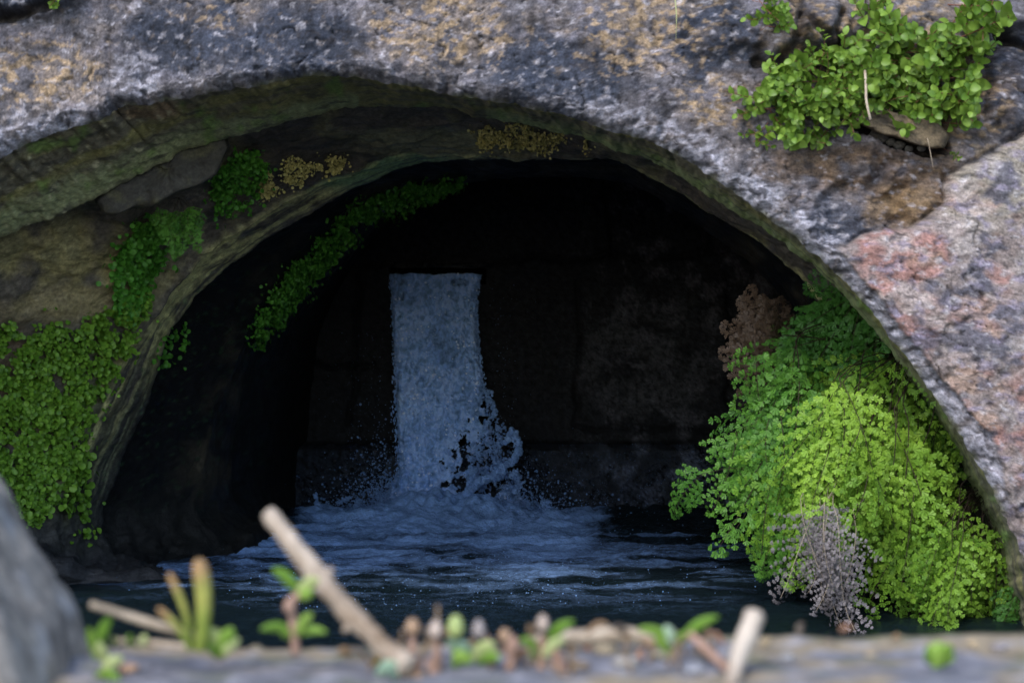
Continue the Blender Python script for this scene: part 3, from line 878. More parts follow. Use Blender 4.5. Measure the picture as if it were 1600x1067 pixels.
# ------------------------------------------------------------------ pool
gy = np.r_[np.linspace(1.62, 4.6, 90), np.linspace(4.61, 7.75, 420)]
gx = np.r_[np.linspace(-2.6, -1.3, 20), np.linspace(-1.29, 1.5, 520), np.linspace(1.52, 2.6, 16)]
GX, GY = np.meshgrid(gx, gy)
fp = P(705, 803, 7.3)
dist = np.hypot((GX - fp[0]) / 1.25, GY - fp[1])
act = np.exp(-dist / 1.1)
mound = np.exp(-(dist / .17) ** 2)
wz = (.060 * act + .006) * fbm(np.stack([GX / .30, GY / .22], -1), 4, 701) + (.026 * act + .003) * ridged(np.stack([GX / .14, GY / .12], -1), 3, 703) + .004 * (.3 + act) * n2(GX, GY, .035, 705, 2)
wz += .07 * mound * (1 + .6 * n2(GX, GY, .05, 707, 2))
GV = np.stack([GX, GY, WZ + wz], -1)
ppx = GX / GY * F + 800; ppy = 500 - (WZ - CZ) / GY * F
fo = 1.0 * np.exp(-(dist / .75) ** 2) + .85 * np.exp(-(dist / 2.1) ** 2)
st = fbm(np.stack([GX / .26, GY / .16], -1), 4, 709); st2 = ridged(np.stack([GX / .5, GY / .22], -1), 3, 711)
fo = fo * (.55 + .85 * ss(-.35, .45, st)) * (.6 + .55 * ss(-.2, .6, st2)) - .10 + .5 * np.clip(wz / .05, -.6, 1) * act + .22 * act * n2(GX, GY, .05, 715, 4)
fo *= ss(1140, 940, ppx + 80 * n2(ppx, ppy, 60, 713)) * ss(1075, 865, ppy + 34 * n2(ppx, ppy, 90, 717, 3))
fo *= 1 - ss(850, 990, ppx + 30 * n2(ppx, ppy, 40, 719)) * ss(880, 818, ppy)
fo *= 1 - ss(520, 440, ppx) * ss(850, 806, ppy)
fo = fo * .92 - .09
fo = np.maximum(fo, .27 * ss(.12, .5, ridged(np.stack([GX / .55 + .4 * n2(GX, GY, .3, 721), GY / .17], -1), 3, 723) - .25 * (1 - act)) * ss(1290, 1050, ppx) * ss(985, 885, ppy) * ss(200, 420, ppx) * (ppy > 838))
fo = np.clip(fo, 0, .70)
pool = build('water', GV, grid_faces(*GX.shape), M_foam, None, attrs={'foam': fo})
pool['kind'] = 'structure'

# ------------------------------------------------------------------ ferns
def fan_leaf():
    V, F_ = [(0, 0, 0)], []
    for a, r in ((-50, .86), (-17, 1.0), (17, 1.0), (50, .86)):
        k = len(V)
        for da, q in ((-12, .62), (-13, .92), (0, 1.03), (13, .92), (12, .62)):
            t_ = R(a + da)
            V.append((r * q * math.cos(t_), r * q * math.sin(t_), -.16 * abs(math.sin(t_)) - .12 * q * q + .05 * (da == 0)))
        F_ += [[0, k, k + 4], [k, k + 1, k + 4], [k + 1, k + 3, k + 4], [k + 1, k + 2, k + 3]]
    return np.array(V), np.array(F_)


FAN, FANF = fan_leaf()


def frond_leaflets(seed, dense=1.0, curl=.35):
    """local frond: rachis from the origin along +x, unit length, blade facing +z, tip nodding to -z"""
    g = np.random.default_rng(seed)
    rach = lambda s: np.array([s * (1 - .12 * s * s), .06 * math.sin(3 * s + seed), -curl * s * s])
    pos, ax, nr, sz = [], [], [], []
    npin = int(19 * dense)
    for i in range(npin):
        s = .06 + .94 * (i + g.random() * .4) / npin
        sd = 1 if i % 2 else -1
        base = rach(s); tang = unit(rach(min(s + .02, 1.02)) - rach(s - .02))
        L = (.34 * (1 - s) ** .75 + .05) * (.85 + .3 * g.random())
        ang = R(62 - 22 * s + g.normal(0, 6)) * sd
        d = np.array([math.cos(ang) * tang[0] - math.sin(ang) * tang[1], math.sin(ang) * tang[0] + math.cos(ang) * tang[1], tang[2] + g.normal(0, .12)]); d = unit(d)
        k = max(1, int(round(L / .046)))
        for j in range(k):
            q = (j + .7) / k
            p = base + d * L * q + np.array([0, 0, -.22 * (L * q) ** 2 / .3])
            s2 = 1 if j % 2 else -1
            an = R(48) * s2 * (1 - .5 * q) if j < k - 1 else 0
            a = np.array([math.cos(an) * d[0] - math.sin(an) * d[1], math.sin(an) * d[0] + math.cos(an) * d[1], d[2] - .25]) + g.normal(0, .14, 3)
            pos.append(p); ax.append(a); nr.append(np.array([g.normal(0, .28), g.normal(0, .28), 1.0]))
            sz.append((.050 + .012 * (1 - q)) * (.6 + .7 * g.random()))
    pos.append(rach(1.0)); ax.append(unit(rach(1.0) - rach(.95))); nr.append(np.array([0, 0, 1.])); sz.append(.07)
    return np.array(pos), np.array(ax), np.array(nr), np.array(sz), rach


blade_cache = {}


def blade_mesh(mat, seed, leaf=1.0):
    key = (mat.name, seed, leaf)
    if key not in blade_cache:
        p, a, nn, s, rach = frond_leaflets(seed)
        V, Fc = scatter(FAN, FANF, p, a, nn, s * leaf)
        g2 = np.random.default_rng(seed + 50); var = np.repeat(g2.random() * .75 + .35 * g2.random(len(p)) - .05, len(FAN))
        o = build('frond', V, Fc, mat, None, attrs={'var': var})
        me = o.data; bpy.data.objects.remove(o)
        blade_cache[key] = (me, rach)
    return blade_cache[key]


CAMV = np.array([0., 0, CZ])


def fern(name, label, mat, poly, n, ylim, root, length, leaf=1.0, down=.6, seed=0, stemmat=None, face_up=.55, group='maidenhair ferns hanging in the tunnel', seeds=8, face=.75):
    g = np.random.default_rng(900 + seed)
    rp = P(*root)
    t_ = thing(name, label, 'fern', rp, group)
    pts = sample_poly(poly, n)
    pa = np.array(poly, float); cen = pa.mean(0); ext = (pa.max(0) - pa.min(0)) / 2
    # even spacing: drop the crowded ones in favour of new candidates
    cand = sample_poly(poly, n * 6); chosen = [cand[0]]
    for q in range(n - 1):
        dd = np.min([np.hypot(*(cand - c_).T) for c_ in chosen], axis=0); chosen.append(cand[int(np.argmax(dd * (.7 + .3 * g.random(len(dd)))))])
    for (cx, cy) in chosen:
        e = np.hypot((cx - cen[0]) / ext[0], (cy - cen[1]) / ext[1])
        y = ylim[0] + (ylim[1] - ylim[0]) * np.clip(.40 * e + .80 * g.random() - .1, 0, 1)
        c3 = P(cx, cy, y)
        d = unit(c3 - rp) * (1 - down * .5) + np.array([0, -.18, -1.0]) * down + g.normal(0, .30, 3)
        d = unit(d)
        L = (length[0] + (length[1] - length[0]) * g.random()) * MM(y)
        base = c3 - d * L * .5 + np.array([0, 0, .04 * L])
        nr = unit(CAMV - c3) * face + np.array([0, 0, face_up]) + g.normal(0, .38, 3)
        z = unit(nr - (nr @ d) * d); yv = np.cross(z, d)
        Mx = Matrix(((d[0] * L, yv[0] * L, z[0] * L, base[0] - rp[0]), (d[1] * L, yv[1] * L, z[1] * L, base[1] - rp[1]), (d[2] * L, yv[2] * L, z[2] * L, base[2] - rp[2]), (0, 0, 0, 1)))
        me, rach = blade_mesh(mat, int(g.integers(seeds)), leaf)
        fo_ = bpy.data.objects.new('frond', me); COL.objects.link(fo_)
        fo_.parent = t_; fo_.matrix_local = Mx
        # wiry stalk from the root to the frond and along its midrib, in frond coordinates
        inv = Mx.inverted()
        r0 = np.array(inv @ Vector((0, 0, 0)))
        s_ = np.linspace(0, 1, 7)
        arc = [r0 * (1 - q) ** 2 + 2 * q * (1 - q) * (r0 * .35 + np.array([-.25, 0, .28])) for q in s_[:-1]]
        path = arc + [rach(v) for v in np.linspace(0, .96, 8)]
        V, Fc = tube(path, np.linspace(.006, .0025, len(path)), 4, caps=False)
        st_ = build('stem', V, Fc, stemmat or M_stem_black, fo_)
    return t_


# rock shelf the ferns root in is the vault wall at the right
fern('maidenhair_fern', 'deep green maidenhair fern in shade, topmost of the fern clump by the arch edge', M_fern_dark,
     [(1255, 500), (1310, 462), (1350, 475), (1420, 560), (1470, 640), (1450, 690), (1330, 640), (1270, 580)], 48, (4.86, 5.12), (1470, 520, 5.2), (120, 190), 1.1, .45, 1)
fern('maidenhair_fern', 'mid green maidenhair fern at left of the clump, reaching out over the black pool', M_fern_mid,
     [(1255, 520), (1285, 510), (1310, 620), (1290, 760), (1240, 830), (1225, 890), (1195, 840), (1160, 800), (1130, 735), (1145, 690), (1160, 640), (1200, 600), (1225, 570)], 46, (4.72, 5.12), (1420, 560, 5.2), (140, 230), .9, .6, 2)
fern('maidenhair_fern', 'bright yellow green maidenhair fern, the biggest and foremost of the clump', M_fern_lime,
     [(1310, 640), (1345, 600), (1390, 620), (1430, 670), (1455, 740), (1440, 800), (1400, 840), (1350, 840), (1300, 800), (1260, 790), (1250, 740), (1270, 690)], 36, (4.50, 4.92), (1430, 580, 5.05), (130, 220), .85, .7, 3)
fern('maidenhair_fern', 'loose yellowish green maidenhair fern trailing down the middle of the clump', M_fern_soft,
     [(1330, 600), (1420, 610), (1460, 720), (1470, 810), (1440, 880), (1380, 900), (1340, 860), (1250, 830), (1215, 860), (1200, 780), (1240, 680)], 56, (4.54, 4.92), (1450, 560, 5.1), (130, 220), .85, .75, 12)
fern('maidenhair_fern', 'lime green maidenhair fern low at the right, hanging above the stone ledge', M_fern_soft,
     [(1425, 880), (1470, 850), (1520, 865), (1555, 885), (1555, 930), (1520, 950), (1440, 955), (1415, 930), (1425, 890)], 32, (4.54, 4.80), (1560, 760, 4.95), (110, 180), .85, .75, 4)
fern('maidenhair_fern', 'small green maidenhair fern tucked under the right edge of the arch', M_fern_mid,
     [(1400, 610), (1440, 625), (1480, 690), (1480, 750), (1460, 790), (1430, 740)], 16, (4.78, 5.02), (1500, 600, 5.1), (110, 180), .95, .6, 5)
fern('maidenhair_fern', 'single small fern sprig sticking out left over the pool', M_fern_mid, [(1066, 778), (1074, 778), (1074, 786), (1066, 786)], 1, (4.9, 4.95), (1180, 740, 5.0), (96, 100), 1.3, .05, 6)
fern('withered_fern', 'withered brown fern frond standing against the black wall above the green clump', M_fern_brown,
     [(1182, 490), (1222, 480), (1225, 520), (1190, 580), (1160, 585), (1165, 535)], 10, (5.0, 5.1), (1235, 620, 5.15), (80, 115), 1.35, -.3, 7, group='withered fern fronds', face_up=.05, face=1.5)
fern('withered_fern', 'withered grey fern fronds hanging down below the bright green clump', M_fern_grey,
     [(1255, 840), (1285, 830), (1320, 870), (1330, 905), (1315, 940), (1280, 920), (1255, 880)], 18, (4.48, 4.58), (1330, 720, 4.95), (90, 170), .7, 1.0, 8, M_stem_pale, group='withered fern fronds')
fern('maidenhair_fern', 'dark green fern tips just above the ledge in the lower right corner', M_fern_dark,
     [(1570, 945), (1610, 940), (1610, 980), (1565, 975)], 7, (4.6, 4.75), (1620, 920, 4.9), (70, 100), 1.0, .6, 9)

# ------------------------------------------------------------------ moss cushions and lichens on the vault
def round_leaf():
    a = np.linspace(-2.3, 2.3, 7)
    V = np.concatenate([[(0, 0, 0)], np.stack([.5 + .5 * np.cos(a), .5 * np.sin(a), .16 * np.abs(np.sin(a)) + .05], -1), [(.5, 0, .02)]])
    F_ = [[8, i, i + 1] for i in range(1, 7)] + [[0, 1, 8], [0, 8, 7]]
    return V, np.array(F_)


RL, RLF = round_leaf()


def mat_patch(name, label, cat, mat, poly, n, size, lift, group, bvh=None, kind=None, edge=.0, up=.3, frays=0):
    pts = sample_poly(poly, n)
    pts = pts + 12 * np.stack([n2(pts[:, 0], pts[:, 1], 26, 3), n2(pts[:, 0], pts[:, 1], 26, 5)], -1)
    ragged = rng.random(n) < .3
    pts[ragged] += rng.normal(0, size * 1.5, (int(ragged.sum()), 2))
    nn = n2(pts[:, 0], pts[:, 1], 26, 11, 4)
    pos, nor_ = [], []
    for (x, y), v in zip(pts, nn):
        if v < edge - .22:
            continue
        l, m_ = cast(bvh or BV, x, y)
        if l is None:
            continue
        pos.append(l + m_ * lift * (.2 + .8 * random.random()) * (1 + 1.2 * v)); nor_.append(m_)
    pos = np.array(pos); nor_ = np.array(nor_); k = len(pos)
    nr = unit(nor_ + np.array([0, -.2, up]) + rng.normal(0, .38, (k, 3)))
    ax = rng.normal(0, .6, (k, 3)) + np.array([.1, -.3, -.8])
    s = size * MM(np.linalg.norm(pos - CAMV, axis=1)) * (.65 + .7 * rng.random(k))
    V, Fc = scatter(RL, RLF, pos - nr * 0, ax, nr, s)
    o = build(name, V, Fc, mat, None, attrs={'var': np.repeat(rng.random(k), len(RL))})
    place(o, pos.mean(0))
    return tag(o, label, cat, group)


G1 = 'moss and liverwort cushions on the vault'
mat_patch('moss_cushion', 'broad bright green leafy moss mat covering the lower left vault', 'moss', M_moss,
          [(-30, 520), (10, 495), (35, 530), (70, 500), (110, 515), (150, 485), (185, 480), (215, 445), (228, 470), (200, 530), (165, 590), (140, 640), (122, 690), (95, 740), (75, 790), (50, 820), (20, 800), (-30, 740)], 11000, 6.8, .03, G1, up=.5, edge=.06)
mat_patch('moss_cushion', 'narrow bright green moss tongue hanging beside the broad left moss mat', 'moss', M_moss,
          [(108, 700), (130, 700), (128, 740), (110, 775), (96, 802), (93, 795), (102, 750)], 330, 10, .02, G1, up=.5)
mat_patch('moss_cushion', 'small drip of green moss, lowest on the left wall', 'moss', M_moss,
          [(124, 768), (136, 766), (132, 800), (136, 832), (120, 836), (114, 825), (124, 800)], 110, 8, .015, G1, up=.5)
mat_patch('moss_cushion', 'long dark green moss strip along the innermost vault ring', 'moss', M_moss_dim,
          [(385, 548), (400, 490), (442, 425), (512, 352), (562, 312), (640, 284), (722, 268), (722, 284), (640, 312), (562, 345), (530, 382), (455, 468)], 6500, 5.2, .03, G1, up=.4)
mat_patch('moss_cushion', 'leafy green moss running down the rock beside the stepped vault edge', 'moss', M_moss_dim,
          [(180, 400), (205, 350), (240, 335), (262, 360), (250, 400), (225, 430), (222, 470), (190, 500), (178, 450)], 2200, 7.5, .025, G1, up=.5)
mat_patch('moss_cushion', 'dark moss growing in the corner under the first arch ring', 'moss', M_moss_dim,
          [(330, 270), (362, 235), (405, 232), (415, 262), (400, 300), (372, 322), (335, 322), (322, 300)], 1400, 6, .02, G1, up=.4)
mat_patch('moss_cushion', 'small dark moss spots on the wet wall right of the left ridge', 'moss', M_moss_dim,
          [(236, 560), (262, 520), (290, 505), (292, 530), (272, 560), (244, 575)], 90, 7, .01, G1, up=.4)
fern('maidenhair_fern', 'small leafy fern tuft on the upper left vault below the first ring', M_fern_mid,
     [(245, 345), (290, 330), (312, 350), (300, 385), (262, 375)], 14, (4.95, 5.05), (280, 310, 5.1), (42, 62), 1.35, .6, 11)
G2 = 'yellow lichen patches on the vault'
for poly, n, lab in [([(442, 256), (462, 246), (482, 254), (478, 278), (455, 286), (443, 274)], 420, 'yellow lichen patch on the vault, left of the two neighbouring ones'),
                     ([(488, 250), (510, 242), (534, 246), (534, 264), (520, 277), (508, 262), (492, 264)], 420, 'yellow lichen patch on the vault, right of the two neighbouring ones'),
                     ([(408, 268), (424, 262), (436, 290), (430, 302), (405, 305)], 260, 'dull yellow lichen patch beside the dark corner moss'),
                     ([(730, 200), (760, 194), (820, 197), (882, 212), (880, 222), (850, 236), (800, 230), (760, 228), (738, 214)], 1500, 'long olive yellow lichen patch under the crown of the arch'),
                     ([(910, 220), (922, 224), (918, 230), (910, 228)], 40, 'tiny lichen fleck right of the long lichen patch')]:
    mat_patch('lichen_patch', lab, 'lichen', M_lichen, poly, n, 4.2, .006, G2, up=.1)

# ------------------------------------------------------------------ creeper on the front wall
def ovate():
    xs = np.array([0, .12, .35, .62, .85, 1.0]); wv = np.array([.03, .22, .36, .33, .18, .0])
    V = []
    for x, w in zip(xs, wv):
        z = -.35 * (x - .2) ** 2
        V += [(x, -w, z + .35 * w), (x, 0, z), (x, w, z + .35 * w)]
    V = np.array(V)
    F_ = []
    for i in range(5):
        a = i * 3
        F_ += [[a, a + 1, a + 4], [a, a + 4, a + 3], [a + 1, a + 2, a + 5], [a + 1, a + 5, a + 4]]
    return V, np.array(F_)


OV, OVF = ovate()
sprig_cache = {}


def sprig_meshes(seed):
    if seed in sprig_cache:
        return sprig_cache[seed]
    g = np.random.default_rng(seed + 300)
    L = .06
    cv = g.normal(0, .25, 2)
    path = lambda s: np.array([s * L, L * cv[0] * s * s, L * (.25 + cv[1]) * s * s])
    pos, ax, nr, sc_s = [], [], [], []
    pairs = 4
    roll = g.random() * 3
    for i in range(pairs):
        s = .12 + .88 * i / (pairs - 1)
        t_ = unit(path(s + .01) - path(s - .01))
        for sd in (0, math.pi):
            a = roll + sd + i * math.pi / 2 + g.normal(0, .2)
            side_v = np.array([0, math.cos(a), math.sin(a)])
            d = unit(side_v + t_ * (.35 + .5 * s) + g.normal(0, .12, 3))
            pos.append(path(s)); ax.append(d); nr.append(t_ + g.normal(0, .15, 3))
            sc_s.append(.0275 * (1.12 - .5 * s) * (.8 + .4 * g.random()))
    V, Fc = scatter(OV, OVF, np.array(pos), np.array(ax), np.array(nr), np.array(sc_s))
    o = build('leaf_sprig', V, Fc, M_creeper, None, attrs={'var': np.repeat(g.random(len(pos)), len(OV))})
    me = o.data; bpy.data.objects.remove(o)
    V, Fc = tube([path(s) for s in np.linspace(-.6, 1, 8)], np.linspace(.0012, .0007, 8), 5, caps=False)
    o = build('stem', V, Fc, M_creeper_stem); ms = o.data; bpy.data.objects.remove(o)
    sprig_cache[seed] = (me, ms)
    return me, ms


def creeper(label, poly, n, size=(.8, 1.25), seed=0):
    g = np.random.default_rng(seed + 77)
    cen = np.mean(poly, 0)
    l, _ = cast(BF, *cen)
    root = thing('creeping_plant', label, 'plant', l, 'leafy creepers on the wall face')
    cand = sample_poly(poly, n * 5); ch = [cand[0]]
    for q in range(n - 1):
        dd = np.min([np.hypot(*(cand - c_).T) for c_ in ch], axis=0); ch.append(cand[int(np.argmax(dd * (.6 + .4 * g.random(len(dd)))))])
    for x, y in ch:
        p, m_ = cast(BF, x, y)
        if p is None:
            continue
        d = unit(np.array([g.normal(0, .55), -.75, g.normal(-.05, .5)]))
        p = p + np.array([0, -1, 0]) * (.006 + .03 * g.random())
        z = unit(np.array([g.normal(0, .3), -.3, 1.0])); z = unit(z - (z @ d) * d); yv = np.cross(z, d)
        s = size[0] + (size[1] - size[0]) * g.random()
        q = p - l
        Mx = Matrix(((d[0] * s, yv[0] * s, z[0] * s, q[0]), (d[1] * s, yv[1] * s, z[1] * s, q[1]), (d[2] * s, yv[2] * s, z[2] * s, q[2]), (0, 0, 0, 1)))
        me, ms = sprig_meshes(int(g.integers(7)))
        o = bpy.data.objects.new('leaf_sprig', me); COL.objects.link(o); o.parent = root; o.matrix_local = Mx
        k = bpy.data.objects.new('stem', ms); COL.objects.link(k); k.parent = o
    return root


creeper('dense bright green leafy creeper above and left of the wedge stone', [(1190, 130), (1240, 95), (1290, 85), (1345, 75), (1350, 130), (1340, 170), (1310, 185), (1265, 185), (1215, 185), (1175, 165)], 84, seed=1)
creeper('broad leafy creeper spreading right above the wedge stone, largest leaves', [(1345, 70), (1390, 55), (1440, 70), (1500, 60), (1530, 70), (1525, 125), (1510, 175), (1485, 200), (1440, 190), (1400, 180), (1345, 168)], 88, (.95, 1.45), 2)
creeper('creeper shoots at the top edge of the picture above the big creeper', [(1345, 0), (1385, -8), (1395, 25), (1400, 50), (1360, 55), (1340, 30)], 9, (.9, 1.3), 3)
creeper('sparse creeper shoots beside the blue grey stone in the upper right corner', [(1490, -5), (1560, -5), (1562, 25), (1540, 50), (1505, 35)], 8, (.95, 1.4), 4)
creeper('small round creeper tuft on the rubble, upper left of the creepers', [(1185, 5), (1215, 0), (1228, 25), (1215, 48), (1188, 32)], 10, (.6, .95), 5)
creeper('low creeper rosettes hanging under the dense creeper', [(1225, 205), (1265, 195), (1305, 205), (1300, 228), (1255, 232), (1228, 220)], 10, (.75, 1.15), 6)
creeper('little isolated creeper shoot left of the low rosettes', [(1176, 205), (1190, 198), (1192, 222), (1178, 222)], 3, (.6, .8), 7)
creeper('single tiny leaf tuft at the right end of the wedge stone', [(1480, 234), (1490, 234), (1488, 240), (1482, 240)], 1, (.5, .5), 8)
creeper('small green sprout on the top left corner stone', [(82, -4), (95, -6), (94, 4), (84, 6)], 3, (.5, .7), 9)


def strand(name, label, cat, pts, y, rad, mat, seed=0, noise=None, group=None, sides=8):
    """dry stalk: a tube through photo pixels with depths"""
    a = np.array([P(px_, py_, y if np.isscalar(y) else y[i]) for i, (px_, py_) in enumerate(pts)])
    u = np.linspace(0, 1, 26)
    path = resample(a, u)
    V, Fc = tube(path, np.interp(u, np.linspace(0, 1, len(rad)), rad), sides, noise, seed)
    return build(name, V, to_tri(Fc), mat), path


o, p = strand('dry_stalk', '', '', [(1350, 108), (1353, 135), (1354, 160), (1360, 187)], [4.33, 4.28, 4.27, 4.27], [.0016, .003, .003, .0028], M_stem_pale)
tag(place(o, p[0]), 'pale dry stalk hanging out of the creeper over the wedge stone', 'stalk')
o, p = strand('root_thread', '', '', [(1448, 226), (1454, 240), (1458, 262)], [4.38, 4.34, 4.34], [.0012, .001, .0006], M_stem_pale)
tag(place(o, p[0]), 'thin pale root thread dangling below the wedge stone', 'root')
o, p = strand('grass_blade', '', '', [(1053, -20), (1057, 25), (1056, 62)], [4.32, 4.3, 4.32], [.0016, .0013, .0004], m_plain('dry_grass', (.22, .24, .10), (.32, .32, .16)))
tag(place(o, p[0]), 'thin single grass blade hanging over the top of the arch', 'grass blade')

# ------------------------------------------------------------------ stone ledge in front of the camera
LY0, LY1 = 1.18, 1.60
LZ = lambda x: float(P(800, 997, LY1)[2])
lz = LZ(0)
gx = np.linspace(-1.6, 1.6, 420)
prof = [(LY1, -.6), (LY1, -.3), (LY1, -.06), (LY1 - .004, -.02), (LY1 - .012, -.006)] + [(y, 0) for y in np.linspace(LY1 - .02, LY0 + .02, 80)] + [(LY0 + .008, -.01), (LY0, -.03), (LY0, -.3), (LY0, -.9), (LY0, -1.15)]
LV = np.array([[(x, y, lz + z) for x in gx] for y, z in prof])
sl = .0065 * np.clip(gx / .35, -1, 1) + .002 * np.sin(gx * 14)
topm = np.array([1 if z > -.05 else 0 for _, z in prof])[:, None]
lx_, ly_ = LV[..., 0], LV[..., 1]
LV[..., 2] += topm * (sl[None] + .006 * n2(lx_, ly_, .12, 801, 3) + .003 * n2(lx_, ly_, .03, 803, 3) + .0012 * n2(lx_, ly_, .01, 805, 2))
LV[..., 1] += (1 - topm) * .015 * fbm(LV / .1, 3, 807) + topm * .01 * n2(lx_, ly_, .07, 809, 3) * (ly_ > LY1 - .03)
lc = np.zeros(LV.shape) + np.array([.155, .16, .195])
q1, q2 = n2(lx_, ly_, .09, 811, 3), n2(lx_, ly_, .03, 813, 3)
lc = mixc(lc, (.27, .22, .15), .9 * ss(-.05, .3, q1 + .8 * ss(LY1 - .10, LY1 - .02, ly_) - .25 + .35 * ss(.05, .2, lx_)))
lc *= np.array([.85, .82, .76])
lc = mixc(lc, (.29, .28, .31), .6 * ss(.1, .35, q2))
lc = mixc(lc, (.09, .10, .05), .6 * ss(.12, .4, n2(lx_, ly_, .05, 815, 3) + .2 * ss(LY1 - .06, LY1, ly_)))
lc = mixc(lc, (.05, .045, .04), .5 * ss(.2, .45, -q2))
ledge = build('stone_ledge', LV, grid_faces(*LV.shape[:2]), M_ledge, None, lc)
tag(place(ledge, (0, LY1, lz)), 'low grey stone parapet ledge with crumbs and sprouts across the foreground', 'ledge')
BLv = bvh_grid(LV, 2)

# boulder in the lower left
S, SF = uvsphere(90, 60)
bd_ = []
V = S.copy()
out = [(-260, 640), (-60, 690), (0, 752), (40, 820), (85, 890), (118, 950), (138, 1010), (148, 1090), (140, 1150)]
# an upright wedge of rock whose right flank follows this outline
yb0, yb1 = 1.34, 1.60
us = np.linspace(0, 1, 90); ln = resample(out, us)
NV = 44; vs = np.linspace(0, 1, NV)
BV_ = []
for q in vs:
    ang = (q - .5) * math.pi
    sh = math.cos(ang) ** .22 if abs(q - .5) < .5 else 0
    yy = (yb0 + yb1) / 2 + (yb1 - yb0) / 2 * math.sin(ang)
    xs_ = ln[:, 0] - (1 - sh) * 60; ys_ = ln[:, 1] + (1 - sh) * 40
    BV_.append(P(xs_, ys_, 1.57) * np.array([1, 0, 1]) + np.array([0, yy, 0]))
BV_ = np.array(BV_)
# close it to the left and bottom with an extra column far left
xt = BV_[..., 0].min()
lft = BV_.copy(); lft[..., 0] = 2 * xt - BV_[..., 0] * 1.0; lft[..., 2] -= .25 * (xt - lft[..., 0]) ** 2
BVs = np.concatenate([BV_, lft[:, ::-1]], 1)
BVs[1:-1] += (.006 * fbm(BVs / .07, 3, 821) + .003 * fbm(BVs / .02, 3, 822))[1:-1, :, None] * np.array([1, .6, 1])
cc = np.zeros(BVs.shape) + np.array([.26, .225, .19]); cc = mixc(cc, (.13, .115, .10), ss(-.1, .3, fbm(BVs / .03, 3, 823))); cc = mixc(cc, (.32, .31, .31), .6 * ss(.15, .45, fbm(BVs / .045, 3, 825)))
Fb = grid_faces(BVs.shape[0], BVs.shape[1], True)
n_ = BVs.shape[1]; cap0 = BVs[0].mean(0); cap1 = BVs[-1].mean(0)
Vb = np.concatenate([BVs.reshape(-1, 3), [cap0, cap1]]); k0 = len(Vb) - 2
i_ = np.arange(n_); j_ = (i_ + 1) % n_
Fb = np.concatenate([to_tri(Fb), np.stack([np.full(n_, k0), j_, i_], -1), np.stack([np.full(n_, k0 + 1), i_ + (BVs.shape[0] - 1) * n_, j_ + (BVs.shape[0] - 1) * n_], -1)])
o = build('boulder', Vb, Fb, M_ledge, None, np.concatenate([cc.reshape(-1, 3), cc[0, :1], cc[0, :1]]))
tag(place(o, (Vb[:, 0].max() - .15, 1.33, lz)), 'blurred grey boulder standing on the ledge in the lower left corner', 'boulder')

# ------------------------------------------------------------------ twigs, sprouts and crumbs on the ledge
FY_ = 1.46
M_twig = m_plain('bleached_twig', (.13, .085, .05), (.44, .37, .30), 22, stretch=(1, 1, .5))
M_red = m_plain('reddish_stem', (.17, .10, .07), (.32, .20, .15), 60)
M_bud = m_plain('dry_bud', (.20, .12, .07), (.33, .22, .14), 50)
M_budpale = m_plain('pale_bud', (.26, .20, .16), (.42, .34, .29), 50)
M_sprout = m_leaf('sprout_leaf', (.14, .26, .035), (.24, .36, .07), .25, .4)
M_sproutlight = m_leaf('sprout_leaf_light', (.32, .38, .14), (.40, .44, .20), .25, .4)
M_yellow = m_leaf('yellow_leaf', (.62, .38, .04), (.70, .46, .08), .2, .5)
M_teal = m_leaf('grey_green_leaf', (.24, .34, .24), (.30, .40, .28), .2, .5)

o, p = strand('dead_stick', '', '', [(420, 800), (455, 845), (500, 905), (545, 955), (592, 1000), (640, 1040)], [1.50, 1.49, 1.48, 1.47, 1.46, 1.45], [.0055, .0078, .0075, .0078, .0080, .0090], M_twig, 3, (.016, .8), sides=14)
tag(place(o, p[-1]), 'thick bleached dead stick leaning up to the left out of the ledge', 'stick')
for k_, (f_, dx_, dz_) in enumerate(((9, .012, .004), (16, -.010, -.006))):
    a_ = p[f_]; V, Fc = tube([a_, a_ + np.array([dx_ * .6, -.002, dz_ * .7]), a_ + np.array([dx_, -.003, dz_ * 1.3])], [.0055, .0042, .0025], 9, (.012, .6), k_)
    part(build('side_knot', V, to_tri(Fc), M_twig), o)
o, p = strand('dead_stick', '', '', [(1178, 962), (1170, 985), (1155, 1025), (1140, 1090)], [1.43, 1.42, 1.40, 1.36], [.0080, .0062, .0058, .0062], M_twig, 5, (.02, .4), sides=12)
tag(place(o, p[-1]), 'short pale dead stub with a knobbed tip at the right of the ledge', 'stick')
o, p = strand('dry_twig', '', '', [(142, 944), (200, 962), (260, 980), (312, 996)], [1.44, 1.45, 1.45, 1.46], [.0026, .0034, .0034, .0030], M_stem_pale, 7, (.02, .3))
tag(place(o, p[-1]), 'thin dry stem slanting left from the green rush shoots', 'twig')
o, p = strand('dry_twig', '', '', [(180, 1000), (240, 1005), (310, 1012)], [1.5, 1.5, 1.48], [.002, .003, .002], M_stem_pale, 8)
tag(place(o, p[-1]), 'dry stem lying flat on the ledge beside the boulder', 'twig')
o, p = strand('dry_twig', '', '', [(1078, 990), (1105, 1015), (1138, 1045)], [1.43, 1.42, 1.40], [.003, .0034, .0034], M_red, 9)
tag(place(o, p[-1]), 'reddish stem leaning against the knobbed dead stub', 'twig')
o, p = strand('dry_twig', '', '', [(820, 1000), (900, 995), (990, 990), (1040, 998)], [1.52, 1.53, 1.53, 1.52], [.003, .006, .006, .003], M_stem_pale, 10, (.02, .5))
tag(place(o, p[0]), 'brown stalk lying along the far edge of the ledge', 'twig')


def on_ledge(px_, py_):
    l, _ = cast(BLv, px_, py_)
    return l if l is not None else P(px_, py_, FY_)


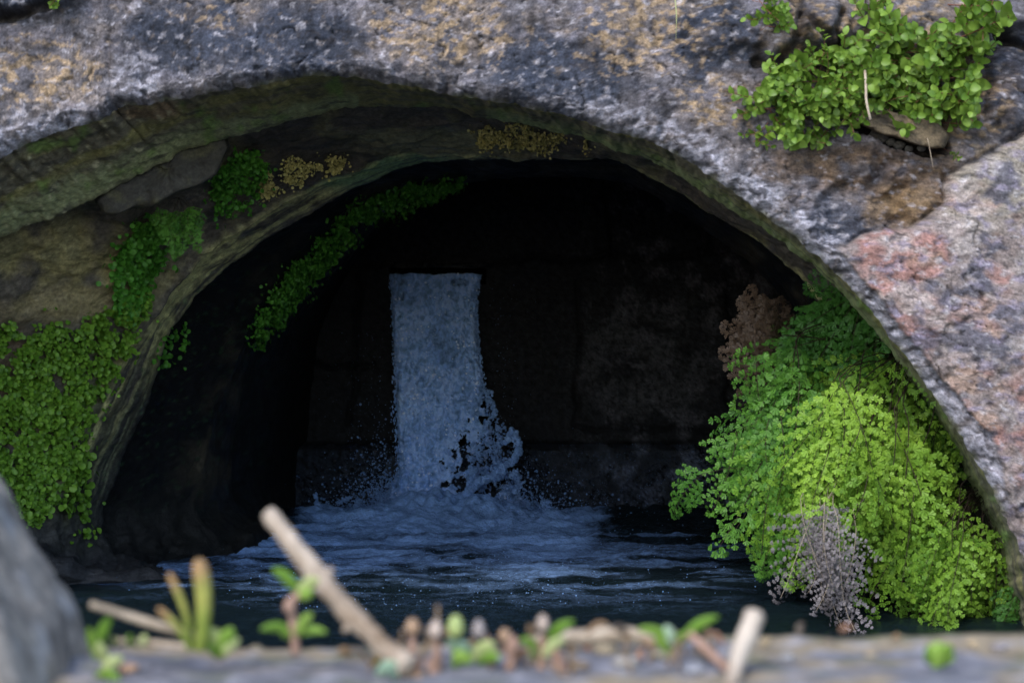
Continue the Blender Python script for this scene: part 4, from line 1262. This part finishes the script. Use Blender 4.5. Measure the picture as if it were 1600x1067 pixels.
def blade(base, tip, w, mat, name='leaf', bend=.15, seed=0, parent=None, thick=.35):
    """fleshy leaf: a flattened, pointed tube from base to tip"""
    base, tip = np.array(base), np.array(tip)
    L = np.linalg.norm(tip - base); u = np.linspace(0, 1, 14)
    path = base + (tip - base) * u[:, None] + np.array([0, -.3, 1.0]) * (bend * L * np.sin(u * math.pi))[:, None]
    r = w * np.sin(np.clip(u * .93 + .07, 0, 1) * math.pi) ** .7 * .5 + w * .04
    t_ = unit(np.gradient(path, axis=0)); a = unit(np.cross(t_, np.array([0, 1., 0.25]))); b = np.cross(t_, a)
    th = np.arange(10) * 2 * math.pi / 10
    V = path[:, None] + r[:, None, None] * (np.cos(th)[None, :, None] * a[:, None] + thick * np.sin(th)[None, :, None] * b[:, None])
    Fc = to_tri(grid_faces(14, 10, True))
    o_ = build(name, V, Fc, mat, None, attrs={'var': np.full(140, (seed * .37) % 1)})
    if parent is not None:
        part(o_, parent)
    return o_


def bud(c3, r, mat, parent, name='bud', squash=1.25, tilt=0):
    S_, SF_ = uvsphere(18, 14)
    V = S_ * np.array([1, 1, squash]) * r
    V[:, :2] *= (1 - .18 * S_[:, 2:3])
    V *= (1 + .06 * np.sin(5 * np.arctan2(S_[:, 1], S_[:, 0])) * (1 - np.abs(S_[:, 2])))[:, None]
    ct, st_ = math.cos(tilt), math.sin(tilt)
    V = V @ np.array([[ct, 0, -st_], [0, 1, 0], [st_, 0, ct]]) + c3
    return part(build(name, V, SF_, mat, None), parent)


def stalk(parent, a, b, r, mat, name='stem', bend=0):
    a, b = np.array(a), np.array(b); u = np.linspace(0, 1, 9)
    path = a + (b - a) * u[:, None] + np.array([bend, 0, 0]) * np.sin(u * math.pi)[:, None]
    V, Fc = tube(path, np.linspace(r * 1.2, r * .8, 9), 8)
    return part(build(name, V, to_tri(Fc), mat), parent)


mp = MM(FY_)
# rush shoots
b0 = on_ledge(310, 1012)
t_ = thing('rush_tuft', 'tuft of stiff green rush shoots with brown tips beside the dry stem', 'plant', b0)
for (bx_, tx, ty, w, yb) in [(312, 309, 874, 13.5, 1.45), (298, 263, 896, 6.0, 1.45), (296, 246, 950, 5.5, 1.44)]:
    a = P(bx_, 1014, yb); b = P(tx, ty, yb - .01)
    u = np.linspace(0, 1, 24)
    V, Fc = tube(a + (b - a) * u[:, None] + np.array([.004, 0, 0]) * np.sin(u * 3)[:, None], w * mp * np.interp(u, [0, .5, .85, .96, 1], [.75, .9, 1, .8, .4]), 10)
    q = np.clip(np.r_[np.repeat(u, 10), 0, 1] + .06 * fbm(V / .01, 2, 5), 0, 1)
    col = mixc(mixc(np.zeros(V.shape) + np.array([.15, .19, .03]), (.26, .26, .06), ss(.3, .6, q)), (.27, .165, .075), ss(.68, .92, q))
    part(build('shoot', V, to_tri(Fc), M_ledge, None, col), t_)


def sprout(label, root_px, leaves, stem_to=None, buds=(), y=FY_, stem_mat=M_red, r=4, cat='plant', name='sprout', group='sprouts on the ledge'):
    b = P(root_px[0], root_px[1], y)
    t_ = thing(name, label, cat, b, group)
    if stem_to:
        a = b
        for q in stem_to:
            c_ = P(q[0], q[1], y - .005); stalk(t_, a, c_, r * mp, stem_mat); a = c_
    for i, (p0, p1, w, m_) in enumerate(leaves):
        blade(P(*p0, y - .004 * (i % 3)), P(p0[0] + (p1[0] - p0[0]) * 1.12, p0[1] + (p1[1] - p0[1]) * 1.12, y - .01 - .006 * (i % 2)), w * mp * .82, m_, 'leaf', .12, i, t_)
    for (c_, rr, m_, sq) in buds:
        bud(P(*c_, y - .012), rr * mp * .82, m_, t_, 'bud', sq)
    return t_


sprout('two tiered green sprout with a reddish stem left of the thick dead stick', (462, 1020),
       [((470, 930), (430, 893), 22, M_sprout), ((466, 930), (496, 908), 26, M_sproutlight), ((470, 935), (488, 925), 24, M_sprout),
        ((462, 990), (412, 984), 20, M_sprout), ((462, 992), (506, 988), 18, M_sprout), ((464, 990), (486, 962), 18, M_sprout), ((460, 1000), (440, 990), 18, M_sprout)],
       [(460, 985), (455, 940), (470, 925)], [((452, 946), 11, M_red, 1.4)], r=7)
sprout('green pointed leaves at the foot of the boulder', (150, 1040), [((150, 1020), (172, 968), 20, M_sprout), ((150, 1030), (140, 985), 18, M_sprout), ((160, 1050), (190, 1030), 24, M_sproutlight), ((150, 1060), (185, 1062), 26, M_sprout), ((165, 1035), (150, 1005), 24, M_sproutlight)], None)
sprout('low row of tiny green seedlings between boulder and rush shoots', (205, 1010), [((180, 1008), (178, 996), 12, M_sproutlight), ((200, 1008), (205, 994), 13, M_sprout), ((222, 1008), (228, 993), 14, M_sproutlight), ((215, 1010), (200, 1000), 10, M_sprout)], None)
sprout('round leaved pale green sprout just right of the rush shoots', (345, 1030), [((345, 1025), (330, 985), 30, M_sproutlight), ((347, 1025), (362, 985), 28, M_sprout), ((350, 1020), (372, 1000), 22, M_sproutlight), ((342, 1028), (326, 1010), 22, M_sprout)], [(346, 1000)], r=4)
sprout('brown round bud on a short stem, leftmost of the middle buds', (645, 1045), [], [(645, 985)], [((645, 978), 14, M_bud, 1.1)], r=7)
sprout('cream bud on a short stem between the brown bud and the green bud', (684, 1045), [], [(682, 995)], [((681, 982), 13, M_budpale, 1.35)], r=7)
sprout('plump pointed green bud, tallest of the middle buds', (712, 1040), [((716, 1025), (700, 1000), 16, M_teal)], [(712, 1000)], [((712, 978), 16, M_sproutlight, 1.4)], r=5, stem_mat=M_sprout)
sprout('dark dry seed head leaning left among the middle buds', (768, 1040), [], [(765, 1005), (748, 978)], [((748, 982), 12, m_plain('dark_seed', (.17, .14, .13), (.26, .23, .22)), 1.5)], r=6)
sprout('broad green leaf rosette between the green bud and the pink bud', (740, 1040), [((735, 1030), (716, 1004), 26, M_teal), ((740, 1030), (770, 1008), 28, M_sproutlight), ((735, 1035), (710, 1024), 26, M_sprout), ((745, 1036), (778, 1028), 28, M_sprout)], None)
sprout('brown shrivelled seed stalks in front of the ledge middle', (795, 1060), [], [(800, 1020), (790, 985)], [((788, 992), 11, M_bud, 1.2), ((802, 1005), 12, M_red, 1.3)], r=9)
sprout('pink bud with long green leaves reaching right', (845, 1050), [((845, 1015), (892, 974), 22, M_sprout), ((840, 1018), (815, 1000), 20, M_sprout), ((850, 1025), (880, 1000), 22, M_sproutlight), ((838, 1030), (826, 1020), 22, M_sproutlight)], [(850, 990)], [((848, 973), 12, M_budpale, 1.4)], r=7)
sprout('stout brown red stems standing at the bottom edge of the picture', (690, 1080), [((655, 1075), (650, 1030), 18, M_red), ((880, 1080), (868, 1020), 26, M_red), ((640, 1075), (632, 1035), 26, M_bud)], [(672, 1030)], [((655, 1062), 12, M_bud, 1.1), ((880, 1064), 13, M_budpale, 1.2)], r=10)
sprout('spreading long leaved green sprout left of the knobbed dead stub', (1055, 1020), [((1058, 1010), (1116, 968), 22, M_sprout), ((1055, 1008), (1002, 985), 20, M_sprout), ((1052, 1008), (1040, 980), 20, M_teal), ((1050, 1015), (1075, 992), 22, M_sprout), ((1045, 1020), (1025, 1000), 18, M_sprout)], [(1055, 1005)], r=4)
sprout('single bright green leaf tuft alone at the right end of the ledge', (1466, 1042), [((1466, 1042), (1450, 1012), 28, M_sprout), ((1466, 1042), (1484, 1010), 28, M_sprout), ((1462, 1042), (1466, 1006), 28, M_sprout), ((1462, 1040), (1446, 1028), 22, M_sprout), ((1468, 1040), (1490, 1026), 22, M_sprout)], None, y=1.43)
sprout('grey green leaf lying beside the yellow leaf', (605, 1050), [((590, 1055), (618, 1038), 24, M_teal), ((620, 1060), (600, 1048), 22, M_teal)], None, y=1.43)
o = blade(on_ledge(580, 1040), on_ledge(612, 1028), 18 * mp, M_yellow, 'fallen_leaf')
tag(place(o, on_ledge(596, 1034)), 'small fallen orange yellow leaf on the ledge by the thick stick', 'leaf')


def crumb(px_, py_, r, col, label, seed, sq=.6, group='crumbs of stone on the ledge', name='pebble', stretch=1.3):
    S_, SF_ = uvsphere(20, 14)
    l = on_ledge(px_, py_)
    V = S_ * np.array([stretch, 1, sq]) * r * MM(l[1])
    V = V * (1 + .8 * fbm(S_ * 1.5 + seed, 4, seed))[:, None] + l + np.array([0, 0, r * MM(l[1]) * sq * .7])
    cc_ = np.zeros(V.shape) + np.array(col)
    o_ = build(name, V, SF_, M_ledge, None, cc_)
    return tag(place(o_, l), label, 'pebble', group)


crumb(945, 1020, 14, (0.231, 0.187, 0.125), 'tan stone crumb in the middle of the ledge', 1)
crumb(1035, 1028, 13, (0.275, 0.239, 0.163), 'beige stone crumb left of the reddish stem', 2)
crumb(980, 1040, 16, (0.248, 0.229, 0.211), 'grey stone crumb between the tan and beige ones', 3)
crumb(905, 1045, 13, (0.165, 0.125, 0.091), 'brown stone crumb nearest the pink bud', 4)
crumb(1085, 1050, 13, (0.220, 0.224, 0.250), 'blue grey stone crumb at the foot of the dead stub', 5)
crumb(1230, 1030, 10, (0.231, 0.224, 0.226), 'dull grey stone crumb right of the dead stub', 6)
crumb(1360, 1025, 8, (0.248, 0.198, 0.144), 'small beige stone crumb near the lone leaf tuft', 7)
crumb(1295, 1005, 7, (0.165, 0.130, 0.096), 'small brown stone crumb at the far edge on the right', 8)
crumb(200, 1050, 13, (0.286, 0.177, 0.115), 'orange brown stone crumb beside the boulder leaves', 9)
crumb(400, 1016, 8, (0.165, 0.140, 0.096), 'olive stone crumb between the round leaved sprout and the tiered sprout', 10)
crumb(560, 1020, 9, (0.182, 0.161, 0.158), 'grey stone crumb left of the thick stick foot', 11)
crumb(1560, 1015, 10, (0.198, 0.177, 0.182), 'grey stone crumb at the right end of the ledge', 12)

g = np.random.default_rng(55)
LIT = [('curled brown', (.22, .14, .08)), ('straw coloured', (.30, .23, .14)), ('dark rotten', (.08, .06, .045)), ('reddish brown', (.26, .14, .09))]
spots = [(x_, 992 + 45 * g.random()) for x_ in (540, 628, 665, 700, 735, 760, 785, 815, 830, 862, 890, 915, 930, 955, 970, 1000, 1015, 1060, 1100, 1120, 1165, 1195, 1250, 1320, 1400, 1520)]
for k_, (x_, y_) in enumerate(spots):
    nm, cl = LIT[k_ % 4]
    l = on_ledge(x_, y_); an = g.random() * 6.28; le = (22 + 26 * g.random()) * MM(l[1])
    dv_ = np.array([math.cos(an), math.sin(an) * .5, .12 + .3 * g.random()]) * le * .5
    o = blade(l - dv_ * .6 + np.array([0, 0, .004]), l + dv_ + np.array([0, 0, .004]), (9 + 9 * g.random()) * MM(l[1]), m_plain('litter_' + nm.replace(' ', '_'), tuple(v * .7 for v in cl), tuple(v * 1.25 for v in cl), 70), 'dead_leaf', .25, k_)
    tag(place(o, l), f'{nm} dead leaf scrap among the crumbs on the ledge', 'dead leaf', f'{nm} dead leaf scraps littering the ledge')

M_sprig = m_plain('dry_sprig', (.10, .065, .04), (.26, .18, .11), 60)
for k_ in range(26):
    x_ = 560 + 560 * g.random(); y_ = 1015 + 45 * g.random(); hgt = 20 + 45 * g.random(); ln_ = g.normal(0, 22)
    l = on_ledge(x_, y_); m_ = MM(l[1])
    q_ = np.array([l, l + np.array([ln_ * .3 * m_, 0, hgt * .55 * m_]), l + np.array([ln_ * m_, -.004, hgt * m_])])
    u = np.linspace(0, 1, 10); V, Fc = tube(resample(q_, u), np.linspace(3.4, 1.5, 10) * m_, 6, (.01, .4), k_)
    o = build('dry_sprig', V, to_tri(Fc), M_sprig)
    tag(place(o, l), 'thin brown dry sprig standing in the tangle at the middle of the ledge', 'sprig', 'thin brown dry sprigs tangled on the ledge')

# ------------------------------------------------------------------ surroundings
def sheet(name, V, col, mat, kind='structure', label=None):
    o_ = build(name, V, grid_faces(*V.shape[:2]), mat, None, np.zeros(V.shape) + np.array(col))
    o_['kind'] = kind
    return o_


gx = np.r_[np.geomspace(900, 3, 14) * -1, np.linspace(-2.8, 2.8, 20), np.geomspace(3, 900, 14)]
gy = np.r_[-np.geomspace(900, .5, 24), np.linspace(-.4, 1.19, 12)]
XX, YY = np.meshgrid(gx, gy)
M_ground = m_rock('ground_surface', .9, .2, ((20, .5, .02), (90, .5, .004)), .3, 15)
sheet('ground', np.stack([XX, YY, .84 + .02 * n2(XX, YY, .8, 901)], -1), (.34, .35, .36), M_ground)  # unseen ground, raised and paled to bounce light into the tunnel
# bank of earth on top of and behind the wall
hx_ = np.r_[np.geomspace(300, 3, 10) * -1, np.linspace(-2.7, 2.7, 30), np.geomspace(3, 300, 10)]
hy_ = np.r_[np.linspace(4.42, 12, 24), np.geomspace(14, 600, 14)]
XX, YY = np.meshgrid(hx_, hy_)
hz = FV[..., 2].max() - .9 + .25 * (YY - 4.4).clip(0, 40) + .15 * n2(XX, YY, 1.5, 903) + 0 * XX
sheet('hill', np.stack([XX, YY, hz], -1), (.06, .075, .03), M_ground)
# side walls of the basin between the ledge and the arch
for sx, lab in ((-1, 'plain stone side wall of the basin at the left, outside the picture'), (1, 'plain stone side wall of the basin at the right, outside the picture')):
    yy2 = np.linspace(1.3, 4.5, 60); zz = np.linspace(WZ - .6, WZ + .45, 24)
    Yg, Zg = np.meshgrid(yy2, zz)
    inner = np.stack([sx * (2.35 + .03 * n2(Yg, Zg, .3, 905)), Yg, Zg], -1)
    outer = inner[::-1].copy(); outer[..., 0] = sx * 2.7
    V = np.concatenate([inner, outer])
    o = build('basin_wall', V, grid_faces(*V.shape[:2]), M_ledge, None, np.zeros(V.shape) + np.array([.2, .19, .18]))
    tag(place(o, (sx * 2.5, 2.9, WZ)), lab, 'wall', 'side walls of the basin')

# ------------------------------------------------------------------ light
SUN_EL, SUN_AZ = 42, 208       # elevation; azimuth the light comes from, measured from +y clockwise
w = bpy.data.worlds.new('World'); scene.world = w; w.use_nodes = True
nt = w.node_tree; bg = nt.nodes['Background']
sky = nt.nodes.new('ShaderNodeTexSky'); sky.sky_type = 'NISHITA'; sky.sun_disc = False
sky.sun_elevation = R(SUN_EL); sky.sun_rotation = R(SUN_AZ)
nt.links.new(sky.outputs[0], bg.inputs[0]); bg.inputs[1].default_value = .15
sl_ = bpy.data.lights.new('sun', 'SUN'); sl_.energy = 1.0; sl_.angle = R(10); sl_.color = (1, .96, .90)
so = bpy.data.objects.new('sun', sl_); COL.objects.link(so)
dv = Vector((math.sin(R(SUN_AZ)) * math.cos(R(SUN_EL)), math.cos(R(SUN_AZ)) * math.cos(R(SUN_EL)), math.sin(R(SUN_EL))))
so.rotation_euler = dv.to_track_quat('Z', 'Y').to_euler()
so.location = dv * 20

scene.render.engine = 'CYCLES'
scene.cycles.use_denoising = True
scene.cycles.max_bounces = 6
scene.cycles.diffuse_bounces = 4
scene.cycles.glossy_bounces = 3
scene.cycles.transmission_bounces = 3
scene.view_settings.view_transform = 'Standard'
scene.view_settings.look = 'None'
scene.view_settings.gamma = 1
scene.view_settings.exposure = 1.62
